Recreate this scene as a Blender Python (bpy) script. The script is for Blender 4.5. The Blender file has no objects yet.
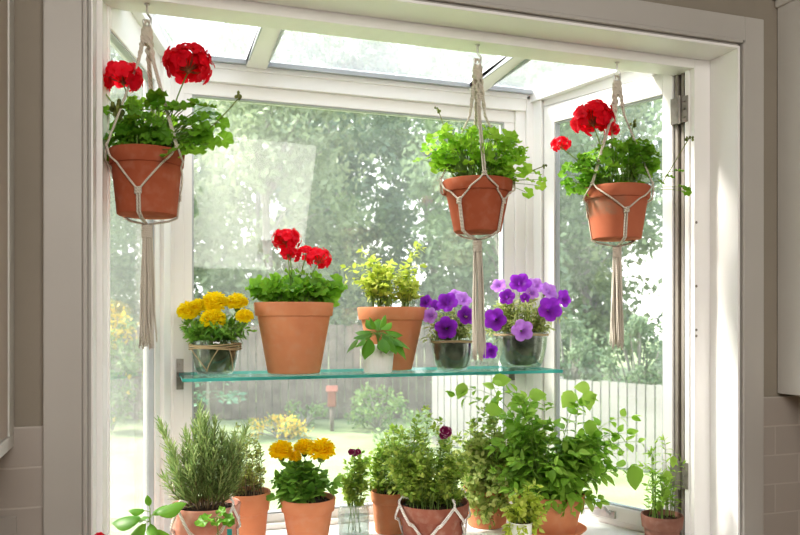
import bpy, math, random
import numpy as np
from math import sin, cos, pi, sqrt, atan2, radians, tan
from mathutils import Vector

rng = random.Random(7)
C = bpy.context.scene.collection
F = 760.0                       # focal length in pixels of an 800 px wide frame
YAW = radians(18.3)             # the camera looks this much to the right of the window's normal
EYE = 1.5
RIGHT = np.array([cos(YAW), -sin(YAW), 0.0]); FWD = np.array([sin(YAW), cos(YAW), 0.0])

def at(px, py, y):
    a = math.atan((px - 400) / F) + YAW
    x = y * tan(a)
    d = y * cos(YAW) + x * sin(YAW)
    return np.array([x, y, EYE + (320 - py) / F * d]), d / F     # point, metres per pixel there

# ------------------------------------------------------------------ materials
def newmat(name):
    m = bpy.data.materials.new(name); m.use_nodes = True
    nt = m.node_tree; nt.nodes.clear()
    out = nt.nodes.new('ShaderNodeOutputMaterial')
    return m, nt, out
def N(nt, t, **kw):
    n = nt.nodes.new(t)
    for k, v in kw.items():
        if k.startswith('i_'):
            n.inputs[k[2:].replace('_', ' ')].default_value = v
        else: setattr(n, k, v)
    return n
def col(c): return (c[0], c[1], c[2], 1.0)
def L(nt, a, b): nt.links.new(a, b)
def noise_mix(nt, c1, c2, scale, lo=.35, hi=.65, detail=4, coord='Object'):
    tc = N(nt, 'ShaderNodeTexCoord'); no = N(nt, 'ShaderNodeTexNoise')
    no.inputs['Scale'].default_value = scale; no.inputs['Detail'].default_value = detail
    L(nt, tc.outputs[coord], no.inputs['Vector'])
    r = N(nt, 'ShaderNodeValToRGB'); r.color_ramp.elements[0].position = lo; r.color_ramp.elements[1].position = hi
    r.color_ramp.elements[0].color = col(c1); r.color_ramp.elements[1].color = col(c2)
    L(nt, no.outputs['Fac'], r.inputs['Fac'])
    return r.outputs['Color'], no.outputs['Fac'], tc
def surf(name, c1, c2=None, rough=.5, scale=8, bump=0.0, bscale=60, metal=0, spec=.4, lo=.35, hi=.65):
    m, nt, out = newmat(name)
    b = N(nt, 'ShaderNodeBsdfPrincipled')
    b.inputs['Roughness'].default_value = rough; b.inputs['Metallic'].default_value = metal
    b.inputs['Specular IOR Level'].default_value = spec
    cc, f, tc = noise_mix(nt, c1, c2 or c1, scale, lo, hi)
    L(nt, cc, b.inputs['Base Color'])
    if bump:
        n2 = N(nt, 'ShaderNodeTexNoise'); n2.inputs['Scale'].default_value = bscale
        L(nt, tc.outputs['Object'], n2.inputs['Vector'])
        bp = N(nt, 'ShaderNodeBump'); bp.inputs['Strength'].default_value = bump; bp.inputs['Distance'].default_value = .004
        L(nt, n2.outputs['Fac'], bp.inputs['Height']); L(nt, bp.outputs['Normal'], b.inputs['Normal'])
    L(nt, b.outputs['BSDF'], out.inputs['Surface'])
    return m
def terracotta(name, c1, c2, bloom=0.0, band=None, bloomcol=(.62, .5, .4)):
    m, nt, out = newmat(name)
    b = N(nt, 'ShaderNodeBsdfPrincipled'); b.inputs['Roughness'].default_value = .85; b.inputs['Specular IOR Level'].default_value = .15
    cc, f, tc = noise_mix(nt, c1, c2, 14, .3, .7, 5)
    n2 = N(nt, 'ShaderNodeTexNoise'); n2.inputs['Scale'].default_value = 45; n2.inputs['Detail'].default_value = 6
    L(nt, tc.outputs['Object'], n2.inputs['Vector'])
    r2 = N(nt, 'ShaderNodeValToRGB'); r2.color_ramp.elements[0].position = .5; r2.color_ramp.elements[1].position = .72
    r2.color_ramp.elements[0].color = (0, 0, 0, 1); r2.color_ramp.elements[1].color = (bloom, bloom, bloom, 1)
    L(nt, n2.outputs['Fac'], r2.inputs['Fac'])
    fac = r2.outputs['Color']
    if band:
        sx = N(nt, 'ShaderNodeSeparateXYZ'); L(nt, tc.outputs['Object'], sx.inputs[0])
        rz = N(nt, 'ShaderNodeValToRGB'); e = rz.color_ramp.elements
        e[0].position = band[0]; e[0].color = (0, 0, 0, 1); e[1].position = band[0] + .05; e[1].color = (1, 1, 1, 1)
        q = e.new(band[1]); q.color = (1, 1, 1, 1); q = e.new(band[1] + .06); q.color = (0, 0, 0, 1)
        dv = N(nt, 'ShaderNodeMath', operation='DIVIDE'); dv.inputs[1].default_value = band[2]
        L(nt, sx.outputs['Z'], dv.inputs[0]); L(nt, dv.outputs[0], rz.inputs['Fac'])
        rx = N(nt, 'ShaderNodeMapRange'); rx.inputs['From Min'].default_value = .02; rx.inputs['From Max'].default_value = -.035
        L(nt, sx.outputs['X'], rx.inputs['Value'])
        n3 = N(nt, 'ShaderNodeMath', operation='MULTIPLY'); L(nt, rz.outputs['Color'], n3.inputs[0]); L(nt, rx.outputs[0], n3.inputs[1])
        r2.color_ramp.elements[0].position = .3; r2.color_ramp.elements[1].position = .62
        n4 = N(nt, 'ShaderNodeMath', operation='MULTIPLY'); L(nt, n3.outputs[0], n4.inputs[0]); L(nt, r2.outputs['Color'], n4.inputs[1])
        fac = n4.outputs[0]
    mx = N(nt, 'ShaderNodeMix', data_type='RGBA'); L(nt, fac, mx.inputs['Factor'])
    L(nt, cc, mx.inputs['A']); mx.inputs['B'].default_value = col(bloomcol)
    L(nt, mx.outputs['Result'], b.inputs['Base Color'])
    bp = N(nt, 'ShaderNodeBump'); bp.inputs['Strength'].default_value = .25; bp.inputs['Distance'].default_value = .002
    L(nt, n2.outputs['Fac'], bp.inputs['Height']); L(nt, bp.outputs['Normal'], b.inputs['Normal'])
    L(nt, b.outputs['BSDF'], out.inputs['Surface'])
    return m
def leafmat(name, dark, light, trans=.35, tcol=None, rough=.45, spec=.35, mid=None):
    if 'leaf' in name or 'needle' in name:
        if not name.startswith(('tree', 'shrub', 'blue')):
            k1, k2 = ((2.3, 1.0, 2.0), (1.5, .9, 1.2)) if name.startswith(('geranium', 'marigold', 'basil', 'light')) else ((2.3, 1.0, 1.7), (1.9, .93, 1.28))
            dark = (min(.9, dark[0] * k1[0]), min(.9, dark[1] * k1[2]), dark[2] * k1[1] * 1.5); light = (min(.85, light[0] * k2[0]), min(.85, light[1] * k2[2] * 1.15), min(.8, light[2] * 1.5)); trans += .05
    m, nt, out = newmat(name)
    a = N(nt, 'ShaderNodeAttribute'); a.attribute_name = 'v'
    r = N(nt, 'ShaderNodeValToRGB')
    r.color_ramp.elements[0].color = col(dark); r.color_ramp.elements[1].color = col(light)
    if mid: e = r.color_ramp.elements.new(mid[0]); e.color = col(mid[1])
    L(nt, a.outputs['Fac'], r.inputs['Fac'])
    b = N(nt, 'ShaderNodeBsdfPrincipled'); b.inputs['Roughness'].default_value = rough; b.inputs['Specular IOR Level'].default_value = spec
    L(nt, r.outputs['Color'], b.inputs['Base Color'])
    t = N(nt, 'ShaderNodeBsdfTranslucent')
    if tcol: 
        mx = N(nt, 'ShaderNodeMix', data_type='RGBA'); mx.inputs['Factor'].default_value = .6
        L(nt, r.outputs['Color'], mx.inputs['A']); mx.inputs['B'].default_value = col(tcol)
        L(nt, mx.outputs['Result'], t.inputs['Color'])
    else: L(nt, r.outputs['Color'], t.inputs['Color'])
    s = N(nt, 'ShaderNodeMixShader'); s.inputs[0].default_value = trans
    L(nt, b.outputs['BSDF'], s.inputs[1]); L(nt, t.outputs['BSDF'], s.inputs[2]); L(nt, s.outputs[0], out.inputs['Surface'])
    return m
def glassmat(name, tint=(1, 1, 1), gloss=.08, veil=.05, veil_col=(.9, .92, .92)):
    m, nt, out = newmat(name)
    t = N(nt, 'ShaderNodeBsdfTransparent'); t.inputs['Color'].default_value = col(tint)
    g = N(nt, 'ShaderNodeBsdfGlossy'); g.inputs['Roughness'].default_value = .03
    fr = N(nt, 'ShaderNodeLayerWeight'); fr.inputs['Blend'].default_value = .25
    ml = N(nt, 'ShaderNodeMath', operation='MULTIPLY_ADD'); ml.inputs[1].default_value = .35; ml.inputs[2].default_value = gloss * .4
    L(nt, fr.outputs['Fresnel'], ml.inputs[0])
    s = N(nt, 'ShaderNodeMixShader'); L(nt, ml.outputs[0], s.inputs[0]); L(nt, t.outputs[0], s.inputs[1]); L(nt, g.outputs[0], s.inputs[2])
    d = N(nt, 'ShaderNodeBsdfTranslucent'); d.inputs['Color'].default_value = col(veil_col)  # whitish veil mixed into the glass, imitating lens glare over the view
    tc = N(nt, 'ShaderNodeTexCoord'); no = N(nt, 'ShaderNodeTexNoise'); no.inputs['Scale'].default_value = 3
    L(nt, tc.outputs['Object'], no.inputs['Vector'])
    md = N(nt, 'ShaderNodeMapRange'); md.inputs['To Min'].default_value = veil * .5; md.inputs['To Max'].default_value = veil * 1.5
    L(nt, no.outputs['Fac'], md.inputs['Value'])
    s2 = N(nt, 'ShaderNodeMixShader'); L(nt, md.outputs[0], s2.inputs[0]); L(nt, s.outputs[0], s2.inputs[1]); L(nt, d.outputs[0], s2.inputs[2])
    L(nt, s2.outputs[0], out.inputs['Surface'])
    return m
def tilemat(name):
    m, nt, out = newmat(name)
    tc = N(nt, 'ShaderNodeTexCoord'); mp = N(nt, 'ShaderNodeMapping'); mp.inputs['Rotation'].default_value = (radians(90), 0, 0)
    mp.inputs['Location'].default_value = (.03, .0225, 0)
    b = N(nt, 'ShaderNodeTexBrick'); b.inputs['Scale'].default_value = 1.0
    b.inputs['Brick Width'].default_value = .15; b.inputs['Row Height'].default_value = .0715; b.inputs['Mortar Size'].default_value = .0022
    b.inputs['Mortar Smooth'].default_value = .3
    b.inputs['Color1'].default_value = (.42, .38, .35, 1); b.inputs['Color2'].default_value = (.44, .40, .37, 1); b.inputs['Mortar'].default_value = (.52, .48, .445, 1)
    L(nt, tc.outputs['Object'], mp.inputs['Vector']); L(nt, mp.outputs[0], b.inputs['Vector'])
    p = N(nt, 'ShaderNodeBsdfPrincipled'); p.inputs['Roughness'].default_value = .35
    L(nt, b.outputs['Color'], p.inputs['Base Color'])
    bp = N(nt, 'ShaderNodeBump'); bp.inputs['Strength'].default_value = .4; bp.inputs['Distance'].default_value = .002; bp.invert = True
    L(nt, b.outputs['Fac'], bp.inputs['Height']); L(nt, bp.outputs['Normal'], p.inputs['Normal'])
    L(nt, p.outputs['BSDF'], out.inputs['Surface'])
    return m
def cordmat(name, c1, c2):
    m, nt, out = newmat(name)
    tc = N(nt, 'ShaderNodeTexCoord'); w = N(nt, 'ShaderNodeTexWave'); w.inputs['Scale'].default_value = 110; w.bands_direction = 'DIAGONAL'
    L(nt, tc.outputs['Object'], w.inputs['Vector'])
    r = N(nt, 'ShaderNodeValToRGB'); r.color_ramp.elements[0].color = col(c1); r.color_ramp.elements[1].color = col(c2)
    L(nt, w.outputs['Fac'], r.inputs['Fac'])
    p = N(nt, 'ShaderNodeBsdfPrincipled'); p.inputs['Roughness'].default_value = .95; p.inputs['Specular IOR Level'].default_value = .05
    L(nt, r.outputs['Color'], p.inputs['Base Color'])
    bp = N(nt, 'ShaderNodeBump'); bp.inputs['Strength'].default_value = .5; bp.inputs['Distance'].default_value = .001
    L(nt, w.outputs['Fac'], bp.inputs['Height']); L(nt, bp.outputs['Normal'], p.inputs['Normal'])
    L(nt, p.outputs['BSDF'], out.inputs['Surface'])
    return m

M = {}
M['wall'] = surf('beige_wall_paint', (.30, .268, .225), (.32, .285, .24), .8, 5, .05, 200)
M['casing'] = surf('grey_white_casing_paint', (.47, .45, .425), (.50, .48, .455), .45, 3)
M['white'] = surf('white_window_paint', (.90, .89, .88), (.92, .91, .90), .4, 3)
M['cabinet'] = surf('cabinet_paint', (.47, .40, .345), (.49, .42, .365), .5, 3)
M['cabinet_pale'] = surf('pale_cabinet_paint', (.70, .69, .66), (.72, .71, .68), .5, 3)
M['jamb'] = surf('jamb_channel_grey', (.25, .22, .195), (.34, .31, .275), .5, 6)
M['gasket'] = surf('grey_glazing_gasket', (.42, .45, .48), (.5, .52, .55), .5, 6)
M['tile'] = tilemat('subway_tile')
M['plate'] = surf('outlet_plastic', (.40, .37, .345), None, .4)
M['floor'] = surf('floor_oak', (.45, .32, .2), (.55, .4, .26), .4, 4)
M['ceiling'] = surf('ceiling_paint', (.8, .79, .77), None, .8)
M['steel'] = surf('worn_steel', (.22, .205, .185), (.34, .315, .285), .45, 40, metal=.5)
M['hook'] = surf('hook_metal', (.55, .55, .55), (.7, .7, .7), .3, 30, metal=.9)
M['pane'] = glassmat('window_glass', (1, 1, 1), .05, .055)
M['pane_roof'] = glassmat('hazy_roof_glass', (1, 1, 1), .05, .07, (.95, .97, 1))  # same glare veil mixed in, a little milkier
M['jarglass'] = glassmat('jar_glass', (.93, .96, .95), .25, .06)
M['waterglass'] = glassmat('clear_jar_glass', (.96, .98, .97), .25, .1)
M['water'] = glassmat('water', (.9, .95, .93), .2, .06)
M['shelftop'] = glassmat('shelf_glass', (.84, .95, .93), .06, .03, (.7, .9, .88))
m, nt, out = newmat('shelf_glass_edge')
p = N(nt, 'ShaderNodeBsdfPrincipled'); p.inputs['Roughness'].default_value = .12
tcx, _, _ = noise_mix(nt, (.02, .20, .19), (.08, .40, .38), 6)
L(nt, tcx, p.inputs['Base Color'])
tl = N(nt, 'ShaderNodeBsdfTranslucent'); tl.inputs['Color'].default_value = (.2, .72, .68, 1)
ms = N(nt, 'ShaderNodeMixShader'); ms.inputs[0].default_value = .3
L(nt, p.outputs[0], ms.inputs[1]); L(nt, tl.outputs[0], ms.inputs[2]); L(nt, ms.outputs[0], out.inputs['Surface'])
M['shelfedge'] = m
M['tc_red'] = terracotta('terracotta_red', (.36, .10, .05), (.45, .14, .075), .12)
M['tc_band'] = terracotta('terracotta_lime_band', (.46, .15, .085), (.53, .19, .11), .8, band=(.40, .74, .127), bloomcol=(.30, .215, .155))
M['tc_orange'] = terracotta('terracotta_orange', (.62, .25, .13), (.70, .31, .17), .15)
M['tc_pink'] = terracotta('terracotta_pinkish', (.60, .27, .20), (.68, .36, .28), .5, bloomcol=(.75, .55, .48))
M['tc_dark'] = terracotta('terracotta_dark', (.27, .10, .07), (.36, .145, .10), .25)
M['tc_rough'] = terracotta('terracotta_rough_brown', (.20, .095, .07), (.32, .17, .13), .4, bloomcol=(.36, .26, .22))
M['ceramic'] = surf('white_ribbed_ceramic', (.86, .85, .83), (.9, .89, .88), .45, 10)
M['soil'] = surf('soil', (.035, .022, .014), (.10, .065, .04), .95, 120, .8, 90)
M['moss'] = surf('mossy_soil', (.05, .07, .035), (.20, .23, .13), .9, 40, .5, 60)
M['greymoss'] = surf('grey_green_soil', (.09, .11, .08), (.30, .32, .25), .9, 35, .5, 60)
M['twine'] = cordmat('jute_twine', (.38, .27, .15), (.62, .50, .33))
M['cord'] = cordmat('cotton_cord', (.52, .47, .40), (.78, .73, .65))
M['cord_white'] = cordmat('pale_cotton_cord', (.60, .55, .50), (.85, .81, .76))
M['stem'] = surf('green_stem', (.16, .27, .06), (.25, .36, .10), .6, 30)
M['stem_red'] = surf('reddish_stem', (.28, .09, .06), (.30, .20, .09), .6, 30)
M['wood_stem'] = surf('woody_stem', (.19, .14, .08), (.28, .22, .13), .8, 40)
g = leafmat
M['geranium_leaf'] = g('geranium_leaf', (.035, .12, .012), (.20, .42, .05), .42, (.38, .62, .05))
M['light_leaf'] = g('light_green_leaf', (.10, .26, .02), (.33, .55, .08), .45, (.50, .72, .08))
M['lime_leaf'] = g('lime_leaf', (.22, .36, .05), (.55, .68, .20), .42, (.65, .78, .15))
M['basil_leaf'] = g('basil_leaf', (.022, .085, .010), (.125, .30, .035), .32, (.32, .55, .05), .4, .3)
M['rosemary_leaf'] = g('rosemary_needle', (.065, .14, .045), (.27, .40, .17), .25, (.32, .48, .2))
M['thyme_leaf'] = g('thyme_leaf', (.15, .24, .07), (.42, .52, .22), .35, (.5, .62, .22))
M['oregano_leaf'] = g('oregano_leaf', (.08, .20, .03), (.36, .50, .14), .4, (.48, .66, .14))
M['variegated_leaf'] = g('variegated_leaf', (.12, .25, .06), (.50, .56, .25), .38, (.52, .64, .2))
M['mint_leaf'] = g('mint_leaf', (.08, .22, .03), (.26, .47, .11), .42, (.42, .66, .08))
M['marigold_leaf'] = g('marigold_leaf', (.04, .13, .02), (.22, .40, .08), .36, (.36, .56, .08))
M['petunia_leaf'] = g('petunia_leaf', (.14, .24, .07), (.50, .58, .30), .38, (.5, .6, .2))
M['red_petal'] = g('red_petal', (.55, .0, .02), (1.0, .025, .06), .45, (1, .03, .06), .5, .2)
M['yellow_petal'] = g('yellow_petal', (1, .72, .0), (1, .93, .04), .5, (1, .85, .02), .6, .15)
M['gold_petal'] = g('golden_petal', (1, .64, .0), (1, .9, .02), .5, (1, .72, .01), .6, .15)
M['purple_petal'] = g('purple_petal', (.08, .004, .12), (.40, .05, .74), .42, (.5, .08, .85), .5, .2, mid=(.45, (.20, .01, .40)))
M['violet_petal'] = g('pale_violet_petal', (.28, .05, .40), (.66, .33, .90), .38, (.7, .4, .95), .5, .2, mid=(.3, (.50, .16, .76)))
M['wine_petal'] = g('wine_petal', (.12, .0, .03), (.75, .5, .62), .25, None, .5, .2, mid=(.75, (.22, .01, .08)))
M['bud'] = g('bud_green', (.12, .16, .04), (.30, .34, .10), .2)
M['tree_leaf'] = g('tree_leaf', (.12, .18, .115), (.31, .405, .24), .42, (.38, .49, .29))
M['tree_leaf_dark'] = g('tree_leaf_dark', (.10, .15, .11), (.22, .32, .21), .38, (.25, .35, .22))
M['tree_leaf_pale'] = g('tree_leaf_pale', (.15, .20, .11), (.38, .45, .28), .40, (.42, .50, .29))
M['shrub_leaf'] = g('shrub_leaf', (.06, .14, .05), (.3, .42, .16), .35, (.4, .52, .16))
M['conifer_leaf'] = g('blue_green_leaf', (.08, .20, .13), (.30, .46, .32), .3, (.35, .5, .35))
M['flower_yellow'] = g('garden_yellow_flower', (.6, .4, .03), (.95, .72, .12), .3)
M['bark'] = surf('bark', (.26, .24, .21), (.38, .36, .32), .9, 6, .5, 20)
M['fence_grey'] = surf('weathered_boards', (.12, .094, .078), (.22, .18, .152), .85, 3)
M['fence_white'] = surf('white_fence_paint', (.29, .275, .26), (.35, .335, .32), .6, 2)
M['lawn'] = surf('lawn', (.17, .225, .10), (.27, .32, .165), .9, 1.5, .6, 30)
M['rust'] = surf('reddish_wood', (.20, .06, .04), (.26, .09, .06), .7, 10)
M['teal'] = surf('teal_plastic', (.05, .35, .33), None, .4)

# ------------------------------------------------------------------ mesh collector
class MB:
    def __init__(s): s.V, s.A, s.F, s.n, s.MI = [], [], [], 0, []
    def add(s, verts, faces, v=.5, mi=0):
        verts = np.asarray(verts, float)
        s.V.append(verts)
        s.A.append(np.full(len(verts), v) if np.isscalar(v) else np.asarray(v, float))
        n = s.n
        s.F.extend([tuple(i + n for i in f) for f in faces]); s.MI.extend([mi] * len(faces))
        s.n += len(verts)
    def box(s, x0, x1, y0, y1, z0, z1, v=.5, mi=0):
        s.hexa([(x0, y0), (x1, y0), (x1, y1), (x0, y1)], z0, z1, v, mi)
    def hexa(s, q, z0, z1, v=.5, mi=0):
        a = sum(q[i][0] * q[(i + 1) % 4][1] - q[(i + 1) % 4][0] * q[i][1] for i in range(4))
        if a < 0: q = q[::-1]
        if np.isscalar(z1): z1 = [z1] * 4
        elif a < 0: z1 = list(z1)[::-1]
        if np.isscalar(z0): z0 = [z0] * 4
        elif a < 0: z0 = list(z0)[::-1]
        vs = [(x, y, z) for (x, y), z in zip(q, z0)] + [(x, y, z) for (x, y), z in zip(q, z1)]
        s.add(vs, [(3, 2, 1, 0), (4, 5, 6, 7), (0, 1, 5, 4), (1, 2, 6, 5), (2, 3, 7, 6), (3, 0, 4, 7)], v, mi)
    def tube(s, pts, r, sides=6, v=.5, cap=True, mi=0):
        pts = [np.asarray(p, float) for p in pts]
        k = len(pts); rs = [r] * k if np.isscalar(r) else r
        vs, fs = [], []
        ref = None
        for i, p in enumerate(pts):
            t = pts[min(i + 1, k - 1)] - pts[max(i - 1, 0)]
            t = t / (np.linalg.norm(t) + 1e-12)
            if ref is None:
                ref = np.array([1., 0, 0]) if abs(t[0]) < .8 else np.array([0, 1., 0])
            a = ref - t * ref.dot(t); a /= np.linalg.norm(a) + 1e-12; ref = a
            b = np.cross(t, a)
            for j in range(sides):
                th = 2 * pi * j / sides
                vs.append(p + rs[i] * (cos(th) * a + sin(th) * b))
        for i in range(k - 1):
            for j in range(sides):
                j2 = (j + 1) % sides
                fs.append((i * sides + j, i * sides + j2, (i + 1) * sides + j2, (i + 1) * sides + j))
        if cap:
            fs.append(tuple(range(sides - 1, -1, -1))); fs.append(tuple((k - 1) * sides + j for j in range(sides)))
        s.add(vs, fs, v, mi)
    def lathe(s, prof, segs=48, c=(0, 0, 0), v=.5, rib=0, ribn=0, closed=False, mi=0):
        vs, fs = [], []
        for (r, z) in prof:
            for j in range(segs):
                th = 2 * pi * j / segs
                rr = r * (1 + rib * cos(ribn * th))
                vs.append((c[0] + rr * cos(th), c[1] + rr * sin(th), c[2] + z))
        k = len(prof)
        for i in range(k - 1 + (1 if closed else 0)):
            i2 = (i + 1) % k
            for j in range(segs):
                j2 = (j + 1) % segs
                fs.append((i * segs + j, i * segs + j2, i2 * segs + j2, i2 * segs + j))
        s.add(vs, fs, v, mi)
    def blob(s, c, r, v=.5, sx=1, sy=1, sz=1, n=6):
        prof = [(r * sin(pi * i / n) + 1e-5, -r * cos(pi * i / n)) for i in range(n + 1)]
        vs, fs = [], []; segs = n + 2
        for (rr, z) in prof:
            for j in range(segs):
                th = 2 * pi * j / segs
                vs.append((c[0] + sx * rr * cos(th), c[1] + sy * rr * sin(th), c[2] + sz * z))
        for i in range(n):
            for j in range(segs):
                j2 = (j + 1) % segs
                fs.append((i * segs + j, i * segs + j2, (i + 1) * segs + j2, (i + 1) * segs + j))
        s.add(vs, fs, v)
    def place(s, T, pos, d, n, size, v=.5, wid=1.0):
        tv, tf, ta = T
        d = np.asarray(d, float); d = d / (np.linalg.norm(d) + 1e-9)
        n = np.asarray(n, float); n = n - d * n.dot(d)
        ln = np.linalg.norm(n)
        if ln < 1e-4:
            n = np.array([d[1], -d[0], .01]); n = n - d * n.dot(d); ln = np.linalg.norm(n) + 1e-9
        n = n / ln; x = np.cross(d, n)
        R = np.stack([x * wid, d, n])
        a = v if ta is None else np.clip(ta + v, 0, 1)
        s.add(np.asarray(pos) + size * (tv @ R), tf, a)
    def build(s, name, mat, parent=None, smooth=True, bevel=0):
        me = bpy.data.meshes.new(name)
        if s.n:
            me.from_pydata(np.concatenate(s.V).tolist(), [], s.F)
            at_ = me.attributes.new('v', 'FLOAT', 'POINT'); at_.data.foreach_set('value', np.concatenate(s.A).astype(np.float32))
        for mm in (mat if isinstance(mat, (list, tuple)) else [mat]): me.materials.append(mm)
        if any(s.MI): me.polygons.foreach_set('material_index', s.MI)
        if smooth: me.polygons.foreach_set('use_smooth', [True] * len(me.polygons))
        me.update()
        o = bpy.data.objects.new(name, me); C.objects.link(o)
        if parent is not None: o.parent = parent
        if bevel:
            b = o.modifiers.new('edge', 'BEVEL'); b.width = bevel; b.segments = 2; b.limit_method = 'ANGLE'
        return o
def tag(o, label=None, cat=None, group=None, kind=None):
    if label: o['label'] = label
    if cat: o['category'] = cat
    if group: o['group'] = group
    if kind: o['kind'] = kind
    return o
def thing(name, loc, label, cat, group=None, rz=-YAW):
    o = bpy.data.objects.new(name, None); C.objects.link(o); o.empty_display_size = .05
    o.location = loc; o.rotation_euler = (0, 0, rz)
    return tag(o, label, cat, group)
def struct(name, mb, mat, label=None, bevel=0, smooth=False):
    o = mb.build(name, mat, None, smooth, bevel); o['kind'] = 'structure'
    if label: o['label'] = label
    return o
def U(a, b): return rng.uniform(a, b)
def jit(p, a): return np.asarray(p, float) + np.array([U(-a, a), U(-a, a), U(-a, a)])
def unit(v): v = np.asarray(v, float); return v / (np.linalg.norm(v) + 1e-9)
def rdir():
    z = U(-1, 1); t = U(0, 2 * pi); r = sqrt(1 - z * z); return np.array([r * cos(t), r * sin(t), z])
def bez(a, b, c, n=6):
    a, b, c = map(np.asarray, (a, b, c))
    return [(1 - t) ** 2 * a + 2 * t * (1 - t) * b + t * t * c for t in np.linspace(0, 1, n + 1)]

# ------------------------------------------------------------------ leaf and petal templates (base at 0, tip along +Y, up +Z, length 1)
def leaf_T(width=.5, peak=.45, fold=.25, curl=.25, n=6, serr=0.0, tipp=1.0, cup=0.0):
    vs, fs = [], []
    for i in range(n + 1):
        t = i / n
        w = width * .5 * (sin(pi * min(1, t ** (math.log(.5) / math.log(peak)))) ** tipp)
        if serr and 0 < i < n: w *= 1 + serr * (1 if i % 2 else -1)
        w = max(w, .012)
        for k in (-1, 0, 1):
            x = w * k
            vs.append((x, t - .5 * curl * t * t * .3, fold * abs(x) - curl * t * t + cup * (abs(x) * 2) ** 2))
    for i in range(n):
        for k in range(2):
            a = i * 3 + k
            fs.append((a, a + 1, a + 4, a + 3))
    return (np.array(vs), fs, None)
def ger_T(lobes=7, ruffle=.06, notch=.55, segs=28):
    vs, fs = [(0, .42, 0)], []
    for ring, rr in enumerate((.5, 1.0)):
        for j in range(segs + 1):
            th = -pi / 2 + notch / 2 + (2 * pi - notch) * j / segs
            rad = .5 * rr * (1 + (.09 * cos(lobes * (th + pi / 2)) * -1 if ring else 0))
            if ring and j % 2: rad *= .97
            z = ruffle * rr * rr * sin(lobes * th + 1) + .10 * rr * rr - .05
            vs.append((rad * cos(th) * 1.05, .42 + rad * sin(th), z))
    m = segs + 1
    for j in range(segs):
        fs.append((0, 1 + j, 2 + j)); fs.append((1 + j, 1 + m + j, 2 + m + j, 2 + j))
    ta = np.concatenate([[.06], np.full(m, .02), np.zeros(m)])
    return (np.array(vs), fs, ta)
def petal_T(width=.85, n=4, cup=.25, back=.1, grad=0.0):
    vs, fs, ta = [], [], []
    ws = [.18, .55, .95, 1.0, .55]
    for i in range(n + 1):
        t = i / n; w = width * .5 * ws[i]
        for k in (-1, 0, 1):
            vs.append((w * k, t + (0.05 if (i == n and k == 0) else 0), cup * t * (1 - t) * 2 + .12 * abs(k) * t - back * t * t)); ta.append(grad * t)
    for i in range(n):
        for k in range(2):
            a = i * 3 + k; fs.append((a, a + 1, a + 4, a + 3))
    return (np.array(vs), fs, np.array(ta) if grad else None)
def petunia_T(lobes=5, segs=40):
    # opens towards +Y, throat at the origin, outer radius 1
    vs, fs, ta = [], [], []
    rings = [(.10, -.9, 0), (.14, -.35, 0), (.22, -.08, .02), (.5, .10, .28), (.8, .17, .75), (1.0, .12, .9)]
    for ri, (r, y, a) in enumerate(rings):
        for j in range(segs):
            th = 2 * pi * j / segs
            lob = abs(cos(lobes * th / 2))
            rr = r * (1 + (-.17 * (1 - lob) ** 1.5 + .05 * lob) * (ri / 5.0) ** 1.5)
            yy = y + (.05 * sin(lobes * th * 2 + 1) * (ri / 5.0) ** 2) + (-.07 * (1 - lob) if ri > 2 else 0)
            vs.append((rr * cos(th), yy, rr * sin(th))); ta.append(a * (1 - .35 * (1 - lob) ** 2))
    for i in range(len(rings) - 1):
        for j in range(segs):
            j2 = (j + 1) % segs; fs.append((i * segs + j, i * segs + j2, (i + 1) * segs + j2, (i + 1) * segs + j))
    return (np.array(vs), fs, np.array(ta))
T_ger = [ger_T(7, .05), ger_T(6, .08), ger_T(7, .11, .8)]
T_lob = [ger_T(5, .08, .9, 20), ger_T(5, .12, .7, 20)]
T_ov = [leaf_T(.62, .42, .25, .15), leaf_T(.55, .45, .3, .35), leaf_T(.66, .42, .15, .05)]
T_basil = [leaf_T(.64, .42, -.25, .35, 8, 0, .9, -.35), leaf_T(.58, .45, -.2, .2, 8, 0, .9, -.3), leaf_T(.70, .42, -.25, .5, 8, 0, .9, -.3)]
T_mint = [leaf_T(.66, .38, .3, .25, 10, .05, .9), leaf_T(.60, .40, .2, .45, 10, .05, .9), leaf_T(.72, .36, .15, .1, 10, .05, .85)]
T_small = [leaf_T(.55, .45, .3, .1, 3), leaf_T(.65, .45, .2, .3, 3)]
T_need = [leaf_T(.085, .4, .5, .12, 2), leaf_T(.075, .4, .5, -.08, 2), leaf_T(.09, .4, .4, .28, 3)]
T_lance = [leaf_T(.30, .4, .3, .25, 5), leaf_T(.26, .45, .3, .45, 5), leaf_T(.34, .4, .2, .1, 5)]
T_pet = petal_T(); T_petn = petal_T(.5, 4, .3, .25); T_dian = petal_T(.95, 4, .1, .1, .9)
T_ptn = petunia_T()

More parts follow.
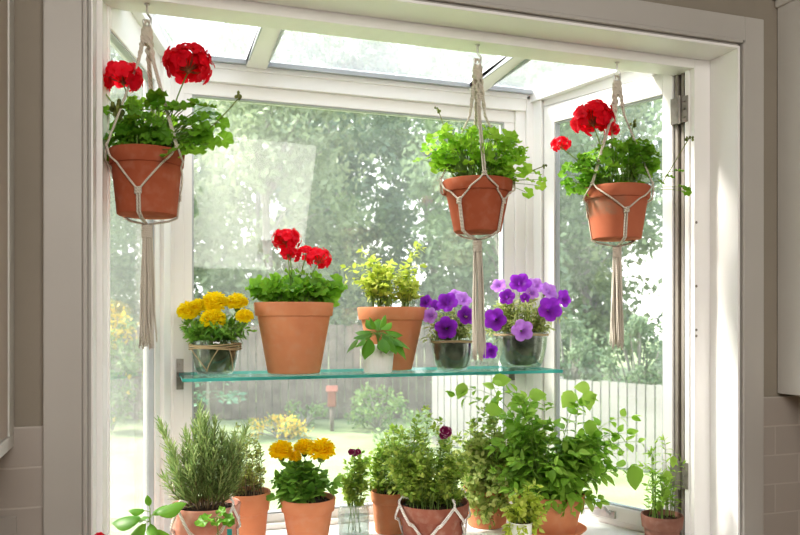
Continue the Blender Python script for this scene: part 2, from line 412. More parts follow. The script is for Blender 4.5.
# ------------------------------------------------------------------ pots
def pot_mesh(r, rb, h, rimh, name, mat, parent, rib=0, ribn=0, lip=.0025, thick=.006, soil=None, soil_drop=.012):
    mb = MB()
    rbt = r - lip - .002                       # outer radius of the body under the rim
    rimlow = r - rimh * .12
    under = rb + (rbt - rb) * (h - rimh) / h
    prof = [(.0005, 0), (rb - .003, 0), (rb, .002)]
    for k in range(1, 7):
        t = k / 6; prof.append((rb + (under - rb) * t, .002 + (h - rimh - .003) * t))
    if rimh:
        prof += [(rimlow - .001, h - rimh), (rimlow, h - rimh + .002), (r - .001, h - .003), (r - .0025, h)]
    else: prof += [(r, h - .002), (r - .002, h)]
    prof += [(r - thick, h - .001), (r - thick - .001, h - .006)]
    zi = .008
    for k in range(5, -1, -1):
        t = k / 6; prof.append((max(.001, rb + (under - rb) * t - thick), zi + (h - rimh) * t))
    prof.append((.0005, zi))
    mb.lathe(prof, 96 if rib else 56, rib=rib, ribn=ribn)
    o = mb.build(name, mat, parent)
    e = o.modifiers.new('e', 'EDGE_SPLIT'); e.split_angle = radians(40)
    s = MB(); rs = r - thick - .0035; zs = h - soil_drop
    pr = [(.0004, zs + .004), (rs * .35, zs + .005), (rs * .7, zs + .002), (rs - .002, zs), (rs - .004, zs - .008), (.0004, zs - .010)]
    s.lathe(pr, 36)
    for _ in range(70):
        t = U(0, 2 * pi); q = rs * .92 * sqrt(U(0, 1)); s.blob((q * cos(t), q * sin(t), zs + .002), U(.0015, .0045), n=4)
    s.build('soil', soil or M['soil'], parent)
    return o
def bowl_mesh(rt, rb, h, mat, parent, fill, fillmat, bulge=.06):
    mb = MB(); pr = [(.0005, 0)]
    for k in range(9):
        t = k / 8; pr.append((rb + (rt - rb) * t ** .6 + bulge * rt * sin(pi * t) * .5, .001 + (h - .001) * t))
    inner = [(max(.001, a - .0022), max(z, .003)) for a, z in pr[::-1]]
    mb.lathe(pr + [(pr[-1][0] - .001, h + .001)] + inner, 48)
    o = mb.build('glass_bowl', mat, parent)
    s = MB(); q = [(max(.0005, a - .0032), max(z, .0042)) for a, z in pr if z <= fill * h + 1e-6]
    q.append((q[-1][0] * .97, q[-1][1] + .003)); q.append((.0005, q[-1][1] + .003))
    s.lathe(q, 40); s.build('soil', fillmat, parent)
    return pr
def ellipsoid(c, r):
    while True:
        p = np.array([U(-1, 1), U(-1, 1), U(-1, 1)])
        if p.dot(p) <= 1: break
    p = p / (np.linalg.norm(p) + 1e-6) * np.linalg.norm(p) ** .55
    return np.asarray(c) + p * np.asarray(r)

def bush(par, z0, r0, blobs, s, leafs, leafmat_, size, nodes=7, stem_r=.0009, start=.3, spread=.9, stemmat=None, pair=True, droop=0.0,
         var=(.0, 1.0), extra=(), flat=.4, names=('leaves', 'stems'), petiole=.25, taper=.35):
    """blobs: (dx, dz, rx, rz, n) in pixels from the rim centre at height z0; extra: explicit target points (dx, dy, dz)."""
    fol, st = MB(), MB()
    tg = []
    for (dx, dz, rx, rz, n, *dy) in blobs:
        for _ in range(n): tg.append(ellipsoid((dx * s, (dy[0] if dy else 0) * s, z0 + dz * s), (rx * s, rx * s * .75, rz * s)))
    tg += [np.array([a * s, b * s, z0 + c * s]) for a, b, c in extra]
    for T in tg:
        th = atan2(T[1], T[0]) + U(-.7, .7); q = r0 * sqrt(U(0.02, .8))
        a = np.array([q * cos(th), q * sin(th), z0 - .009])
        mid = a * .45 + T * .55; mid[:2] = a[:2] + (T[:2] - a[:2]) * U(.15, .4); mid[2] = max(a[2], T[2]) * .5 + max(a[2], T[2] + droop * s) * .5 + .004
        P = bez(a, mid, T, 8)
        st.tube(P, [stem_r * (1.25 - .8 * i / 8) for i in range(9)], 5, cap=False)
        cum = np.linspace(0, 1, 9)
        ang = U(0, pi)
        for k in range(nodes):
            t = start + (1 - start) * (k + U(0, .5)) / nodes
            t = min(t, .999); i = min(7, int(t * 8)); f = t * 8 - i
            p = P[i] * (1 - f) + P[i + 1] * f; tn = unit(P[i + 1] - P[i])
            ang += pi / 2 + U(-.3, .3)
            h = unit(np.cross(tn, (0.1, .2, 1.0) if abs(tn[2]) < .9 else (1, .2, 0)));
            h2 = np.cross(tn, h)
            for sg in ((0, pi) if pair else (0,)):
                lat = cos(ang + sg) * h + sin(ang + sg) * h2
                d = unit(lat * spread + tn * (1 - spread * .5) + np.array([0, 0, U(-.25, .2)]))
                n = unit(np.array([0, 0, 1.0]) * (1 - flat) + tn * flat + rdir() * .35)
                sz = size * s * U(.7, 1.2) * (1 - taper * (k / nodes))
                base = p + d * sz * petiole * .6
                if petiole > .2: st.tube([p, base + d * sz * .05], stem_r * .5, 4, cap=False)
                fol.place(rng.choice(leafs), base, d, n, sz, U(*var))
        if leafs:
            d = unit(P[-1] - P[-2])
            for _ in range(2):
                fol.place(rng.choice(leafs), P[-1], unit(d + rdir() * .5), unit(rdir() + np.array([0, -.3, .6])), size * s * U(.5, .8), U(*var))
    f = fol.build(names[0], leafmat_, par); q = st.build(names[1], stemmat or M['stem'], par)
    return f, q
def dome(par, z0, r0, leaves, s, leafs, mat_, size, stem_r=.0011, var=(0, 1), stemmat=None, face=.35):
    """leaves on long stalks, one leaf per target: (dx, dz, rx, rz, n) clouds or (dx, dy, dz) points"""
    fol, st = MB(), MB(); tg = []
    for e in leaves:
        if len(e) == 5:
            for _ in range(e[4]): tg.append((ellipsoid((e[0] * s, 0, z0 + e[1] * s), (e[2] * s, e[2] * s * .72, e[3] * s)), U(.75, 1.35)))
        else: tg.append((np.array([e[0] * s, e[1] * s, z0 + e[2] * s]), U(.9, 1.15) if len(e) < 4 else e[3]))
    for T, k in tg:
        th = atan2(T[1], T[0]) + U(-.5, .5); q = r0 * U(.05, .75)
        a = np.array([q * cos(th), q * sin(th), z0 - .01])
        mid = np.array([a[0] + (T[0] - a[0]) * .35, a[1] + (T[1] - a[1]) * .35, a[2] + max(T[2] - a[2], .01) * .75 + .004])
        st.tube(bez(a, mid, T, 6), [stem_r, stem_r, stem_r, stem_r * .9, stem_r * .9, stem_r * .8, stem_r * .7], 5, cap=False)
        out = unit([T[0], T[1] - .02, .01 + abs(T[2] - z0) * .5])
        n = unit(np.array([0, -.8, .8]) * (1 - face) + out * face + rdir() * .5)
        d = unit(np.array([T[0] - a[0], T[1] - a[1], -.2 * abs(T[0])]) + rdir() * .02)
        fol.place(rng.choice(leafs), T - d * size * s * k * .3, d, n, size * s * k, U(*var))
    fol.build('leaves', mat_, par); st.build('stems', stemmat or M['stem'], par)
def stalk_to(par, a, c, r=.0013, mat=None, bend=0.0):
    mb = MB(); a = np.asarray(a, float); c = np.asarray(c, float)
    mid = (a * .4 + c * .6); mid[0] = a[0] + (c[0] - a[0]) * .45 + bend
    mb.tube(bez(a, mid, c, 8), r, 6); return mb.build('flower_stalk', mat or M['stem'], par)
def geranium_head(par, c, R, stalk_from, s, mat=None, full=1.0, n=26, fl=None):
    c = np.asarray(c, float); mb, pd = MB(), MB()
    fl = fl or R * .44
    n = int(n * 1.25); hole = unit([U(-.3, .3), -.85, -.5])
    for k in range(n):
        z = 1 - 1.5 * (k + .5) / n; th = k * 2.39996 + U(-.3, .3); q = sqrt(max(0, 1 - z * z))
        d = np.array([q * cos(th), q * sin(th), z]); d = unit(d + rdir() * .3)
        if U(0, 1) > full or (R > .018 and d.dot(hole) > .76): continue
        p = c + d * np.array([R, R * .9, R * .82]) * U(.55, .92)
        pd.tube([c - np.array([0, 0, R * .25]), p - d * R * .05], R * .016, 4, cap=False)
        u = unit(np.cross(d, rdir())); w = np.cross(d, u); v = U(.35, 1)
        for j in range(5):
            a = 2 * pi * j / 5 + U(-.12, .12)
            pdv = unit(cos(a) * u + sin(a) * w + d * U(.1, .45))
            mb.place(T_pet, p, pdv, d, fl * U(.85, 1.1), max(0, min(1, v + U(-.12, .12))))
    h = mb.build('flower_head', mat or M['red_petal'], par)
    pd.blob(c - np.array([0, 0, R * .25]), R * .1, n=4)
    b = pd.build('pedicels', M['stem_red'], h)
    st = MB(); a = np.asarray(stalk_from, float); e = c - np.array([0, 0, R * .25])
    mid = a * .4 + e * .6; mid[0] = a[0] + (e[0] - a[0]) * .4
    st.tube(bez(a, mid, e, 8), .0014, 6); st.build('flower_stalk', M['stem'], h)
    return h
def bud_spray(par, c, R, stalk_from, n=9, bend=0):
    mb = MB(); c = np.asarray(c, float); a = np.asarray(stalk_from, float)
    mid = a * .5 + c * .5; mid[0] += bend
    mb.tube(bez(a, mid, c, 8), .0011, 5)
    for _ in range(n):
        p = c + rdir() * R * U(.5, 1); mb.tube([c, p], .0005, 4); mb.blob(p, R * .3, U(0, 1), sz=1.4, n=4)
    mb.build('bud_cluster', M['bud'], par)
def pompom(par, c, R, base, mat, up=(0, -.35, 1), stalk=True):
    c = np.asarray(c, float); up = unit(up); mb = MB()
    u = unit(np.cross(up, (1, .1, 0))); w = np.cross(up, u)
    n = 170
    for k in range(n):
        z = 1 - 1.5 * (k + .5) / n; th = k * 2.39996; q = sqrt(max(0, 1 - z * z))
        d = unit(u * q * cos(th) + w * q * sin(th) + up * z + rdir() * .12)
        t = unit(d * .75 + (u * cos(th) + w * sin(th)) * .65 * q + up * .25)
        p = c + d * R * .56 * np.array([1, 1, .92])
        mb.place(T_petn if k < 40 else T_pet, p, t, unit(up + d * .2 + rdir() * .25), R * U(.42, .56), min(1, max(0, U(.3, 1.0) - (.35 if k < 9 else 0))), 1.0 if k > 40 else .8)
    mb.blob(c, R * .55, .35)
    h = mb.build('flower_head', mat, par)
    g_ = MB(); e = c - up * R * .35
    g_.lathe([(.001, -R * .5), (R * .22, -R * .42), (R * .34, -R * .1), (R * .30, 0)], 12, c=tuple(e))
    if stalk:
        a = np.asarray(base, float); mid = a * .4 + e * .6; mid[0] = a[0] * .6 + e[0] * .4
        g_.tube(bez(a, mid, e - up * R * .45, 7), .0013, 6)
    g_.build('flower_stalk', M['stem'], h)
    return h
def petunia(par, c, R, face, base, mat):
    mb = MB(); c = np.asarray(c, float); f = unit(face)
    mb.place(T_ptn, c, f, rdir(), R, U(-.04, .06))
    h = mb.build('flower', mat, par)
    st = MB(); a = np.asarray(base, float); e = c - f * R * .95
    st.tube(bez(a, (a + e) / 2 + np.array([0, 0, .01]), e, 5), .0009, 5)
    st.lathe([(.0008, -.004), (R * .14, -.001), (R * .16, .003)], 8, c=tuple(e)); 
    st.build('flower_stalk', M['stem'], h); return h

# ------------------------------------------------------------------ the setting
FL, BL, BR, FR = (-.094, 1.60), (.04, 2.10), (1.124, 2.10), (1.314, 1.60)
OX0, OX1, OZ0, OZ1 = -.0986, 1.352, .93, 2.16
mb = MB()
for q in ((-2.2, OX0, 0, 2.7), (OX1, 3.6, 0, 2.7), (OX0, OX1, OZ1, 2.7), (OX0, OX1, 0, OZ0 - .04)): mb.box(q[0], q[1], 1.5, 1.60, q[2], q[3])
struct('wall_front', mb, M['wall'], 'beige painted kitchen wall around the garden window')
mb = MB(); mb.box(-2.2, -.178, 1.492, 1.4995, .9, 1.31); struct('trim_1', mb, M['tile'], 'grey beige subway tile backsplash left of the window', .001)
mb = MB(); mb.box(1.4225, 3.6, 1.492, 1.4995, .9, 1.31); struct('trim_2', mb, M['tile'], 'grey beige subway tile backsplash right of the window', .001)
mb = MB(); mb.box(-2.3, -2.2, -3.0, 1.6, 0, 2.7); struct('wall_left', mb, M['wall'])
mb = MB(); mb.box(3.6, 3.7, -3.0, 1.6, 0, 2.7); struct('wall_right', mb, M['wall'])
mb = MB(); mb.box(-2.3, 3.7, -3.1, -3.0, 0, 2.7); struct('wall_back', mb, M['wall'])
mb = MB(); mb.box(-2.2, 3.6, -3.0, 1.5, -.1, 0); struct('floor', mb, M['floor'])
mb = MB(); mb.box(-2.2, 3.6, -3.0, 1.6, 2.7, 2.8); struct('ceiling', mb, M['ceiling'])
# casing boards with their inner bead
def casing(name, boxes, lab):
    mb = MB()
    for b in boxes: mb.box(*b)
    struct(name, mb, M['casing'], lab, .0025)
casing('trim_3', [(-.178, -.113, 1.478, 1.4995, .9, 2.232), (-.113, -.1045, 1.474, 1.4995, .9, 2.1675), (-.1045, OX0, 1.484, 1.4995, .9, 2.1605)], 'left upright of the painted window casing')
casing('trim_4', [(1.3655, 1.4225, 1.478, 1.4995, .9, 2.232), (1.357, 1.3655, 1.474, 1.4995, .9, 2.1675), (OX1, 1.357, 1.484, 1.4995, .9, 2.1605)], 'right upright of the painted window casing')
casing('trim_5', [(-.113, 1.3655, 1.478, 1.4995, 2.174, 2.232), (-.1045, 1.357, 1.474, 1.4995, 2.166, 2.174), (OX0, OX1, 1.484, 1.4995, 2.1605, 2.166)], 'head board of the painted window casing')
mb = MB(); mb.box(OX1 - .006, OX1 + .0005, 1.4805, 1.577, .931, OZ1); mb.box(OX0 - .0005, OX0 + .003, 1.4805, 1.577, .931, OZ1); mb.box(OX0 + .003, OX1 - .006, 1.4805, 1.577, OZ1 - .006, OZ1 + .0004)
struct('trim_7', mb, M['white'], 'white lining boards of the window reveal', .001)
# window stool / planting sill
mb = MB(); mb.box(OX0 + .001, OX1 - .001, 1.36, 1.602, .895, .93)
mb.hexa([(FL[0], 1.602), (FR[0], 1.602), (BR[0], 2.10), (BL[0], 2.10)], .895, .93)
struct('trim_6', mb, M['white'], 'white painted sill inside the garden window', .002)

# the bay: frame structure + panes
win = bpy.data.objects.new('window_1', None); C.objects.link(win); win['kind'] = 'structure'; win.location = (.6, 1.85, .93)
def wpart(name, mb, mat, bevel=.0015):
    o = mb.build(name, mat, None, False, bevel); o.parent = win; o.matrix_parent_inverse.identity(); o.location = (-.6, -1.85, -.93); return o
def seg(mb, P, Q, u0, u1, w0, w1, z0, z1, mi=0):
    P = np.array(P); Q = np.array(Q); d = (Q - P) / np.linalg.norm(Q - P); n = np.array([d[1], -d[0]])   # n points into the bay for the order used
    c = [P + d * u0 + n * w0, P + d * u1 + n * w0, P + d * u1 + n * w1, P + d * u0 + n * w1]
    mb.hexa([tuple(q) for q in c], z0, z1, mi=mi)
def glaze(P, Q, ua, ub, za, zb, nm):
    g_ = MB(); seg(g_, P, Q, ua - .004, ub + .004, -.004, 0, za - .004, zb + .004); wpart('pane', g_, M['pane'], 0)
    k = MB(); t = .004
    seg(k, P, Q, ua - t, ua, -.008, .008, za, zb); seg(k, P, Q, ub, ub + t, -.008, .008, za, zb)
    seg(k, P, Q, ua - t, ub + t, -.008, .008, za - t, za); seg(k, P, Q, ua - t, ub + t, -.008, .008, zb, zb + t)
    wpart('gasket', k, M['gasket'], 0)
ZT = 2.18
# left side light
mb = MB(); Lp = .5177
seg(mb, FL, BL, 0, .038, -.02, .006, .93, ZT); seg(mb, FL, BL, .036, .043, -.02, .010, .93, ZT); seg(mb, FL, BL, .380, .425, -.015, .012, .93, ZT); seg(mb, FL, BL, .425, Lp, -.03, .022, .93, ZT)
seg(mb, FL, BL, .043, .380, -.02, .012, .93, .978); seg(mb, FL, BL, .043, .380, -.02, .012, 2.088, ZT)
wpart('side_frame', mb, M['white']); glaze(FL, BL, .047, .376, .982, 2.084, 'l')
# back light
mb = MB(); wB = 1.084
seg(mb, BL, BR, 0, .022, -.03, .03, .93, ZT); seg(mb, BL, BR, .022, .048, -.03, .018, .93, ZT); seg(mb, BL, BR, .048, .070, -.03, .010, .93, ZT)
seg(mb, BL, BR, wB - .034, wB, -.03, .03, .93, ZT); seg(mb, BL, BR, wB - .066, wB - .034, -.03, .020, .93, ZT); seg(mb, BL, BR, wB - .099, wB - .066, -.03, .010, .93, ZT)
seg(mb, BL, BR, .07, wB - .099, -.03, .012, .93, .968); seg(mb, BL, BR, .07, wB - .099, -.03, .03, .93, .945)
seg(mb, BL, BR, .02, wB - .03, -.03, .012, 2.1, 2.135); seg(mb, BL, BR, .02, wB - .03, -.03, .026, 2.135, ZT + .012)
wpart('back_frame', mb, M['white']); glaze(BL, BR, .074, wB - .103, .972, 2.096, 'b')
# right side light: jamb, then a hinged sash
mb = MB(); Lr = .535
RP, RQ = BR, FR                                            # order so that the normal points inwards
def rs(u): return Lr - u
seg(mb, RP, RQ, 0, .055, -.03, .022, .93, ZT); seg(mb, RP, RQ, .055, rs(.029), -.03, .006, .93, .945); seg(mb, RP, RQ, .055, rs(.029), -.03, .012, 2.145, ZT)
seg(mb, RP, RQ, rs(.012), Lr, -.03, .02, .93, ZT)
wpart('side_frame', mb, M['white'])
mb = MB(); seg(mb, RP, RQ, rs(.0495), rs(.0125), -.02, -.002, .935, 2.15); seg(mb, RP, RQ, rs(.044), rs(.037), -.003, .010, .935, 2.15); seg(mb, RP, RQ, rs(.027), rs(.020), -.003, .010, .935, 2.15); wpart('jamb_channel', mb, M['jamb'], 0)
sash = MB()
seg(sash, RP, RQ, .058, .098, -.012, .014, .947, 2.143); seg(sash, RP, RQ, rs(.078), rs(.050), -.012, .014, .947, 2.143)
seg(sash, RP, RQ, .098, rs(.078), -.012, .014, .947, .986); seg(sash, RP, RQ, .098, rs(.078), -.012, .014, 2.089, 2.143)
wpart('hinged_sash', sash, M['white']); glaze(RP, RQ, .102, rs(.082), .990, 2.085, 'r')
for zc in (2.035, 1.105):
    h = MB(); seg(h, RP, RQ, rs(.022), rs(.002), .0205, .0225, zc - .033, zc + .033); seg(h, RP, RQ, rs(.050), rs(.022), .0145, .0225, zc - .033, zc + .033)
    P = np.array(RP); d = (np.array(RQ) - P) / Lr; n = np.array([d[1], -d[0]]); c = P + d * rs(.024) + n * .024
    h.tube([(c[0], c[1], zc - .036), (c[0], c[1], zc + .036)], .004, 10)
    for k in (-.02, 0, .02): 
        q = P + d * rs(.011) + n * .023; h.blob((q[0], q[1], zc + k), .0028, n=4)
    wpart('hinge', h, M['steel'], 0)
# crank operator on the bottom rail
h = MB(); seg(h, RP, RQ, .235, .315, .0145, .024, .953, .972); P = np.array(RP); d = (np.array(RQ) - P) / Lr; n = np.array([d[1], -d[0]])
a = P + d * .30 + n * .026; b = P + d * .235 + n * .045
h.tube([(a[0], a[1], .965), (a[0] + n[0] * .02, a[1] + n[1] * .02, .985), (b[0], b[1], .970), (b[0] - d[0] * .01, b[1] - d[1] * .01, .955)], .0045, 8)
wpart('crank_handle', h, M['hook'], 0)
# front frame inside the opening
mb = MB()
mb.box(1.300, OX1 - .001, 1.578, 1.615, .93, OZ1 - .001); mb.box(OX0 + .001, -.0845, 1.578, 1.615, .93, OZ1 - .001)
mb.box(-.0845, 1.300, 1.578, 1.645, 2.131, OZ1 - .001); mb.box(-.0845, 1.300, 1.645, 1.70, 2.150, 2.23)
wpart('front_frame', mb, M['white'])
mb = MB()
for z in (1.585, 1.745, 1.475, 1.46): mb.blob((1.305, 1.577, z), .0035, sy=.3, n=5)
wpart('screw_heads', mb, M['steel'], 0)
# glass roof: edge rails, two rafters and three panes
ZF, ZB = 2.215, 2.19
def zr(y): return ZF + (ZB - ZF) * (y - 1.60) / .5
def xl(y): return FL[0] + (BL[0] - FL[0]) * (y - 1.6) / .5
def xr(y): return FR[0] + (BR[0] - FR[0]) * (y - 1.6) / .5
mb = MB()
def rail(xa0, xa1, xb0, xb1, y0, y1, lo, hi):
    mb.hexa([(xa0, y0), (xa1, y0), (xb1, y1), (xb0, y1)], [zr(y0) + lo] * 2 + [zr(y1) + lo] * 2, [zr(y0) + hi] * 2 + [zr(y1) + hi] * 2)
ya, yb = 1.645, 2.115
rail(xl(ya) - .02, xl(ya) + .035, xl(yb) - .02, xl(yb) + .035, ya, yb, -.03, .02)
rail(xr(ya) - .035, xr(ya) + .02, xr(yb) - .035, xr(yb) + .02, ya, yb, -.03, .02)
for xc in (.276, .925):
    rail(xc - .028, xc + .028, xc - .028, xc + .028, ya, 2.1, -.012, .015)
mb.box(BL[0] - .02, BR[0] + .02, 2.07, 2.13, ZT - .01, 2.20)
wpart('roof_frame', mb, M['white'])
mb = MB(); mb.box(xl(2.065) + .035, .248, 2.056, 2.068, 2.184, 2.196); mb.box(.304, .897, 2.056, 2.068, 2.184, 2.196); mb.box(.953, xr(2.065) - .035, 2.056, 2.068, 2.184, 2.196)
for x0, x1 in ((.248, .252), (.300, .304), (.897, .901), (.949, .953)): mb.box(x0, x1, 1.70, 2.06, 2.182, 2.198)
wpart('gasket', mb, M['gasket'], 0)
for (a0, a1, b0, b1) in ((xl(1.66) + .03, .26, xl(2.09) + .03, .26), (.29, .91, .29, .91), (.94, xr(1.66) - .03, .94, xr(2.09) - .03)):
    k = MB(); k.hexa([(a0, 1.66), (a1, 1.66), (b1, 2.09), (b0, 2.09)], [zr(1.66) + .002] * 2 + [zr(2.09) + .002] * 2, [zr(1.66) + .006] * 2 + [zr(2.09) + .006] * 2)
    wpart('pane', k, M['pane_roof'], 0)

# wall cabinets
t = thing('wall_cabinet', (-.40, 1.35, 1.277), 'beige wall cabinet at the left edge above tile backsplash', 'cabinet', rz=0)
mb = MB(); mb.box(-.3, .168, -.17, .149, 0, 1.1); mb.box(.1, .173, .10, .1488, .0222, 1.1); mb.box(.1, .173, -.169, .1488, -.001, .022); mb.build('carcass', M['cabinet_pale'], t, False, .0015)
mb = MB(); mb.box(.1685, .1705, -.168, .097, .024, 1.1); mb.build('side_panel', M['cabinet'], t, False)
mb = MB(); mb.box(-.29, .165, -.192, -.171, .004, 1.09); mb.box(-.25, .125, -.197, -.191, .05, 1.05); mb.build('door', M['cabinet'], t, False, .002)
t = thing('wall_cabinet', (1.70, 1.35, 1.318), 'pale wall cabinet right of the window with crown moulding', 'cabinet', rz=0)
mb = MB(); mb.box(-.217, .4, -.17, .149, 0, .96); mb.build('carcass', M['cabinet_pale'], t, False, .002)
mb = MB(); mb.box(-.20, .39, -.192, -.171, .004, .95); mb.box(-.15, .34, -.197, -.191, .05, .90); mb.build('door', M['cabinet_pale'], t, False, .002)
mb = MB(); mb.box(-.226, .4, -.205, .149, .955, .975); mb.box(-.236, .4, -.215, .149, .975, 1.02); mb.build('crown_moulding', M['cabinet_pale'], t, False, .004)
# outlet at lower left, on the tile
p, s = at(-12, 541, 1.491); t = thing('wall_outlet', (p[0], 1.4915, p[2]), 'pale outlet cover on tile backsplash at bottom left', 'outlet', rz=0)
mb = MB(); mb.box(-.046, .046, -.005, 0, -.04, .04); mb.build('cover_plate', M['plate'], t, False, .0015)
for z in (-.02, .02):
    mb = MB(); mb.box(-.017, .017, -.0065, -.005, z - .013, z + .013); f = mb.build('socket', M['plate'], t, False, .001)

# ------------------------------------------------------------------ glass shelf
SZ = 1.363
t = thing('glass_shelf', (.575, 1.955, SZ), 'thin teal edged glass shelf across the garden window', 'shelf', rz=0)
mb = MB(); mb.box(-.500, .505, -.114, .112, -.0078, 0)
mb.MI = [1, 0, 1, 1, 1, 1]; mb.MI[0] = 0; mb.MI[1] = 0
mb.build('glass_pane', [M['shelftop'], M['shelfedge']], t, False)
for x0, x1, y, sg in ((-.506, -.488, .118, 1), (.455, .475, .118, 1)):
    mb = MB(); mb.box(x0, x1, .1155, .120, -.045, .035); mb.box(x0, x1, .05, .1155, -.0105, -.0079); mb.box(x0, x1, .095, .1155, .0002, .003)
    for z in (.022, -.032): mb.blob(((x0 + x1) / 2, .1153, z), .003, sy=.4, n=4)
    mb.build('bracket', M['steel'], t, False, .0006)

# ------------------------------------------------------------------ hanging planters
def hanging(axis, ytop, ybot, rpx, rbpx, hook_y, name, label, cat, mat, y=1.60):
    p, s = at(axis, ybot, y)
    t = thing(name, p, label, cat)
    h = (ybot - ytop) * s
    pot_mesh(rpx * s, rbpx * s, h, h * .23, 'pot', mat, t)
    return t, p, s, h
def hanger(p, s, h, r, rb, hookpt, phase, tassel_bot, label, hooklabel, gather, ng=4, kfrac=.5):
    """four pairs of cord from a loop to the pot's rim, crossing to knots on its side, and a tassel below; local frame at the pot's base"""
    t = thing('macrame_hanger', p, label, 'plant hanger', 'macrame hangers in the window')
    zt = hookpt - p[2] - .024; ck = .0021; lo = .0034
    rimr = r + lo; top = zt - .028
    kz = h * kfrac
    def rad(z): return rb + (r - .0045 - rb) * z / h + lo
    for k in range(ng):
        mb = MB(); ph = phase + k * 2 * pi / ng
        for sg in (-1, 1):
            off = np.array([-sin(ph), cos(ph), 0]) * sg * .0024
            e = np.array([cos(ph), sin(ph), 0])
            P = []
            g0 = e * .0045; 
            for q in np.linspace(0, 1, 40):                  # twisted upper part
                z = top - (top - gather) * q
                w = .0055 + .012 * q ** 1.2
                tw = q * 7 * (1 if sg > 0 else -1) * .0
                P.append(e * w + off * (1 - .2 * q) + np.array([0, 0, z]) + .0030 * np.array([cos(q * 26 + sg * 1.57), sin(q * 26 + sg * 1.57), 0]) * (1 - q) ** .7)
            for q in np.linspace(.12, 1, 9):
                z = gather + (h + .003 - gather) * q; P.append(e * (.0175 + (rimr - .0175) * q) + off + np.array([0, 0, z]))
            for q in np.linspace(.15, 1, 9):                 # rim -> side knot
                a = ph + sg * (pi / ng) * q; z = h + (kz - h) * q
                rr = (r if z > h * .76 else rad(z) - lo) + lo; rr = max(rr, rad(z))
                P.append(np.array([rr * cos(a), rr * sin(a), z]))
            a = ph + sg * pi / ng
            tl = np.array([-sin(a), cos(a), 0]) * (-sg) * .0024
            for q in np.linspace(.15, 1, 6):
                z = kz - kz * q; P.append(np.array([rad(z) * cos(a), rad(z) * sin(a), z]) + tl)
            for q in np.linspace(.3, 1, 4): P.append(np.array([cos(a), sin(a), 0]) * rad(0) * (1 - q * .93) + tl * (1 - q * .5) + np.array([0, 0, -.0045 - .012 * q]))
            mb.tube(P, [ck * 1.5] * 33 + [ck * 1.25] * 7 + [ck] * (len(P) - 40), 7)
        mb.build('cord', M['cord'], t)
        a = ph + pi / ng; kn = MB(); q = np.array([cos(a), sin(a), 0]) * (rad(kz) + .0008)
        tl = np.array([-sin(a), cos(a), 0])
        for dz in (-.0045, 0, .0045):
            kn.tube([q + tl * x + np.array([cos(a), sin(a), 0]) * (.0022 * cos(x * 300)) + np.array([0, 0, kz + dz + x * .15]) for x in np.linspace(-.006, .006, 7)], .0026, 6)
        kn.build('knot', M['cord'], t)
        kn = MB(); q = np.array([cos(ph), sin(ph), 0]) * (rimr + .0005); tl = np.array([-sin(ph), cos(ph), 0])
        for dz in (.001, .006): kn.tube([q + tl * x + np.array([0, 0, h + dz + x * .2]) for x in np.linspace(-.005, .005, 5)], .0026, 6)
        kn.build('knot', M['cord'], t)
    lp = MB()                                                # loop wrapped round the hook
    lp.tube([np.array([.0062 * sin(a), .001, zt - .020 + .0165 * cos(a) - .004]) for a in np.linspace(0, 2 * pi, 17)], .0028, 7, cap=False)
    for k in range(9): lp.tube([np.array([(.0085 + .0006 * (k % 2)) * cos(a), (.0085) * sin(a), top + .002 - k * .0036]) for a in np.linspace(0, 2 * pi, 13)], .0026, 6, cap=False)
    lp.build('loop', M['cord'], t)
    zb = (p[2] - (at(0, 0, 1)[0][2] * 0)) ; z1 = -.018; zend = tassel_bot - p[2]
    ts = MB()
    for k in range(30):
        a = U(0, 2 * pi); q0 = .008 * sqrt(U(0, 1)); q1 = .0185 * sqrt(U(.02, 1))
        P = [np.array([cos(a + w * .4) * (q0 + (q1 - q0) * w ** .7), sin(a + w * .4) * (q0 + (q1 - q0) * w ** .7), z1 + (zend + U(0, .012) - z1) * w]) + .0012 * np.array([sin(w * 11 + k), cos(w * 9 + k), 0]) * w for w in np.linspace(0, 1, 11)]
        P[-1][2] = zend + U(0, .018)
        ts.tube(P, [.0019] * 10 + [.0011], 5)
    ts.build('tassel', M['cord'], t)
    kn = MB()
    for k in range(6): kn.tube([np.array([.0088 * cos(a), .0088 * sin(a), z1 - .003 - k * .0042]) for a in np.linspace(0, 2 * pi, 13)], .0027, 6, cap=False)
    kn.build('gathering_knot', M['cord'], t)
    # hook
    hk = MB(); R_ = .0085
    pts = [np.array([0, 0, 0.002]), np.array([0, 0, -.008]), np.array([0, 0, -.014])]
    pts += [np.array([R_ * .75 * (1 - cos(a)) * .6, 0, -.016 - R_ * 1.6 * (a / pi)]) for a in np.linspace(.3, pi, 6)]
    pts += [np.array([R_ * .9 * cos(a), 0, -.036 + R_ * sin(a)]) for a in np.linspace(0, -1.25 * pi, 12)]
    hk.tube(pts, .0021, 8); hk.lathe([(.0005, .0003), (.006, .0003), (.006, -.0012), (.002, -.003), (.0015, -.004)], 16)
    ho = hk.build('screw_hook', M['hook']); ho.location = (p[0], p[1], hookpt + .0); ho.rotation_euler = (0, 0, -YAW)
    tag(ho, hooklabel, 'hook', 'hooks in the window head')
    return t

HOOKZ = 2.1305
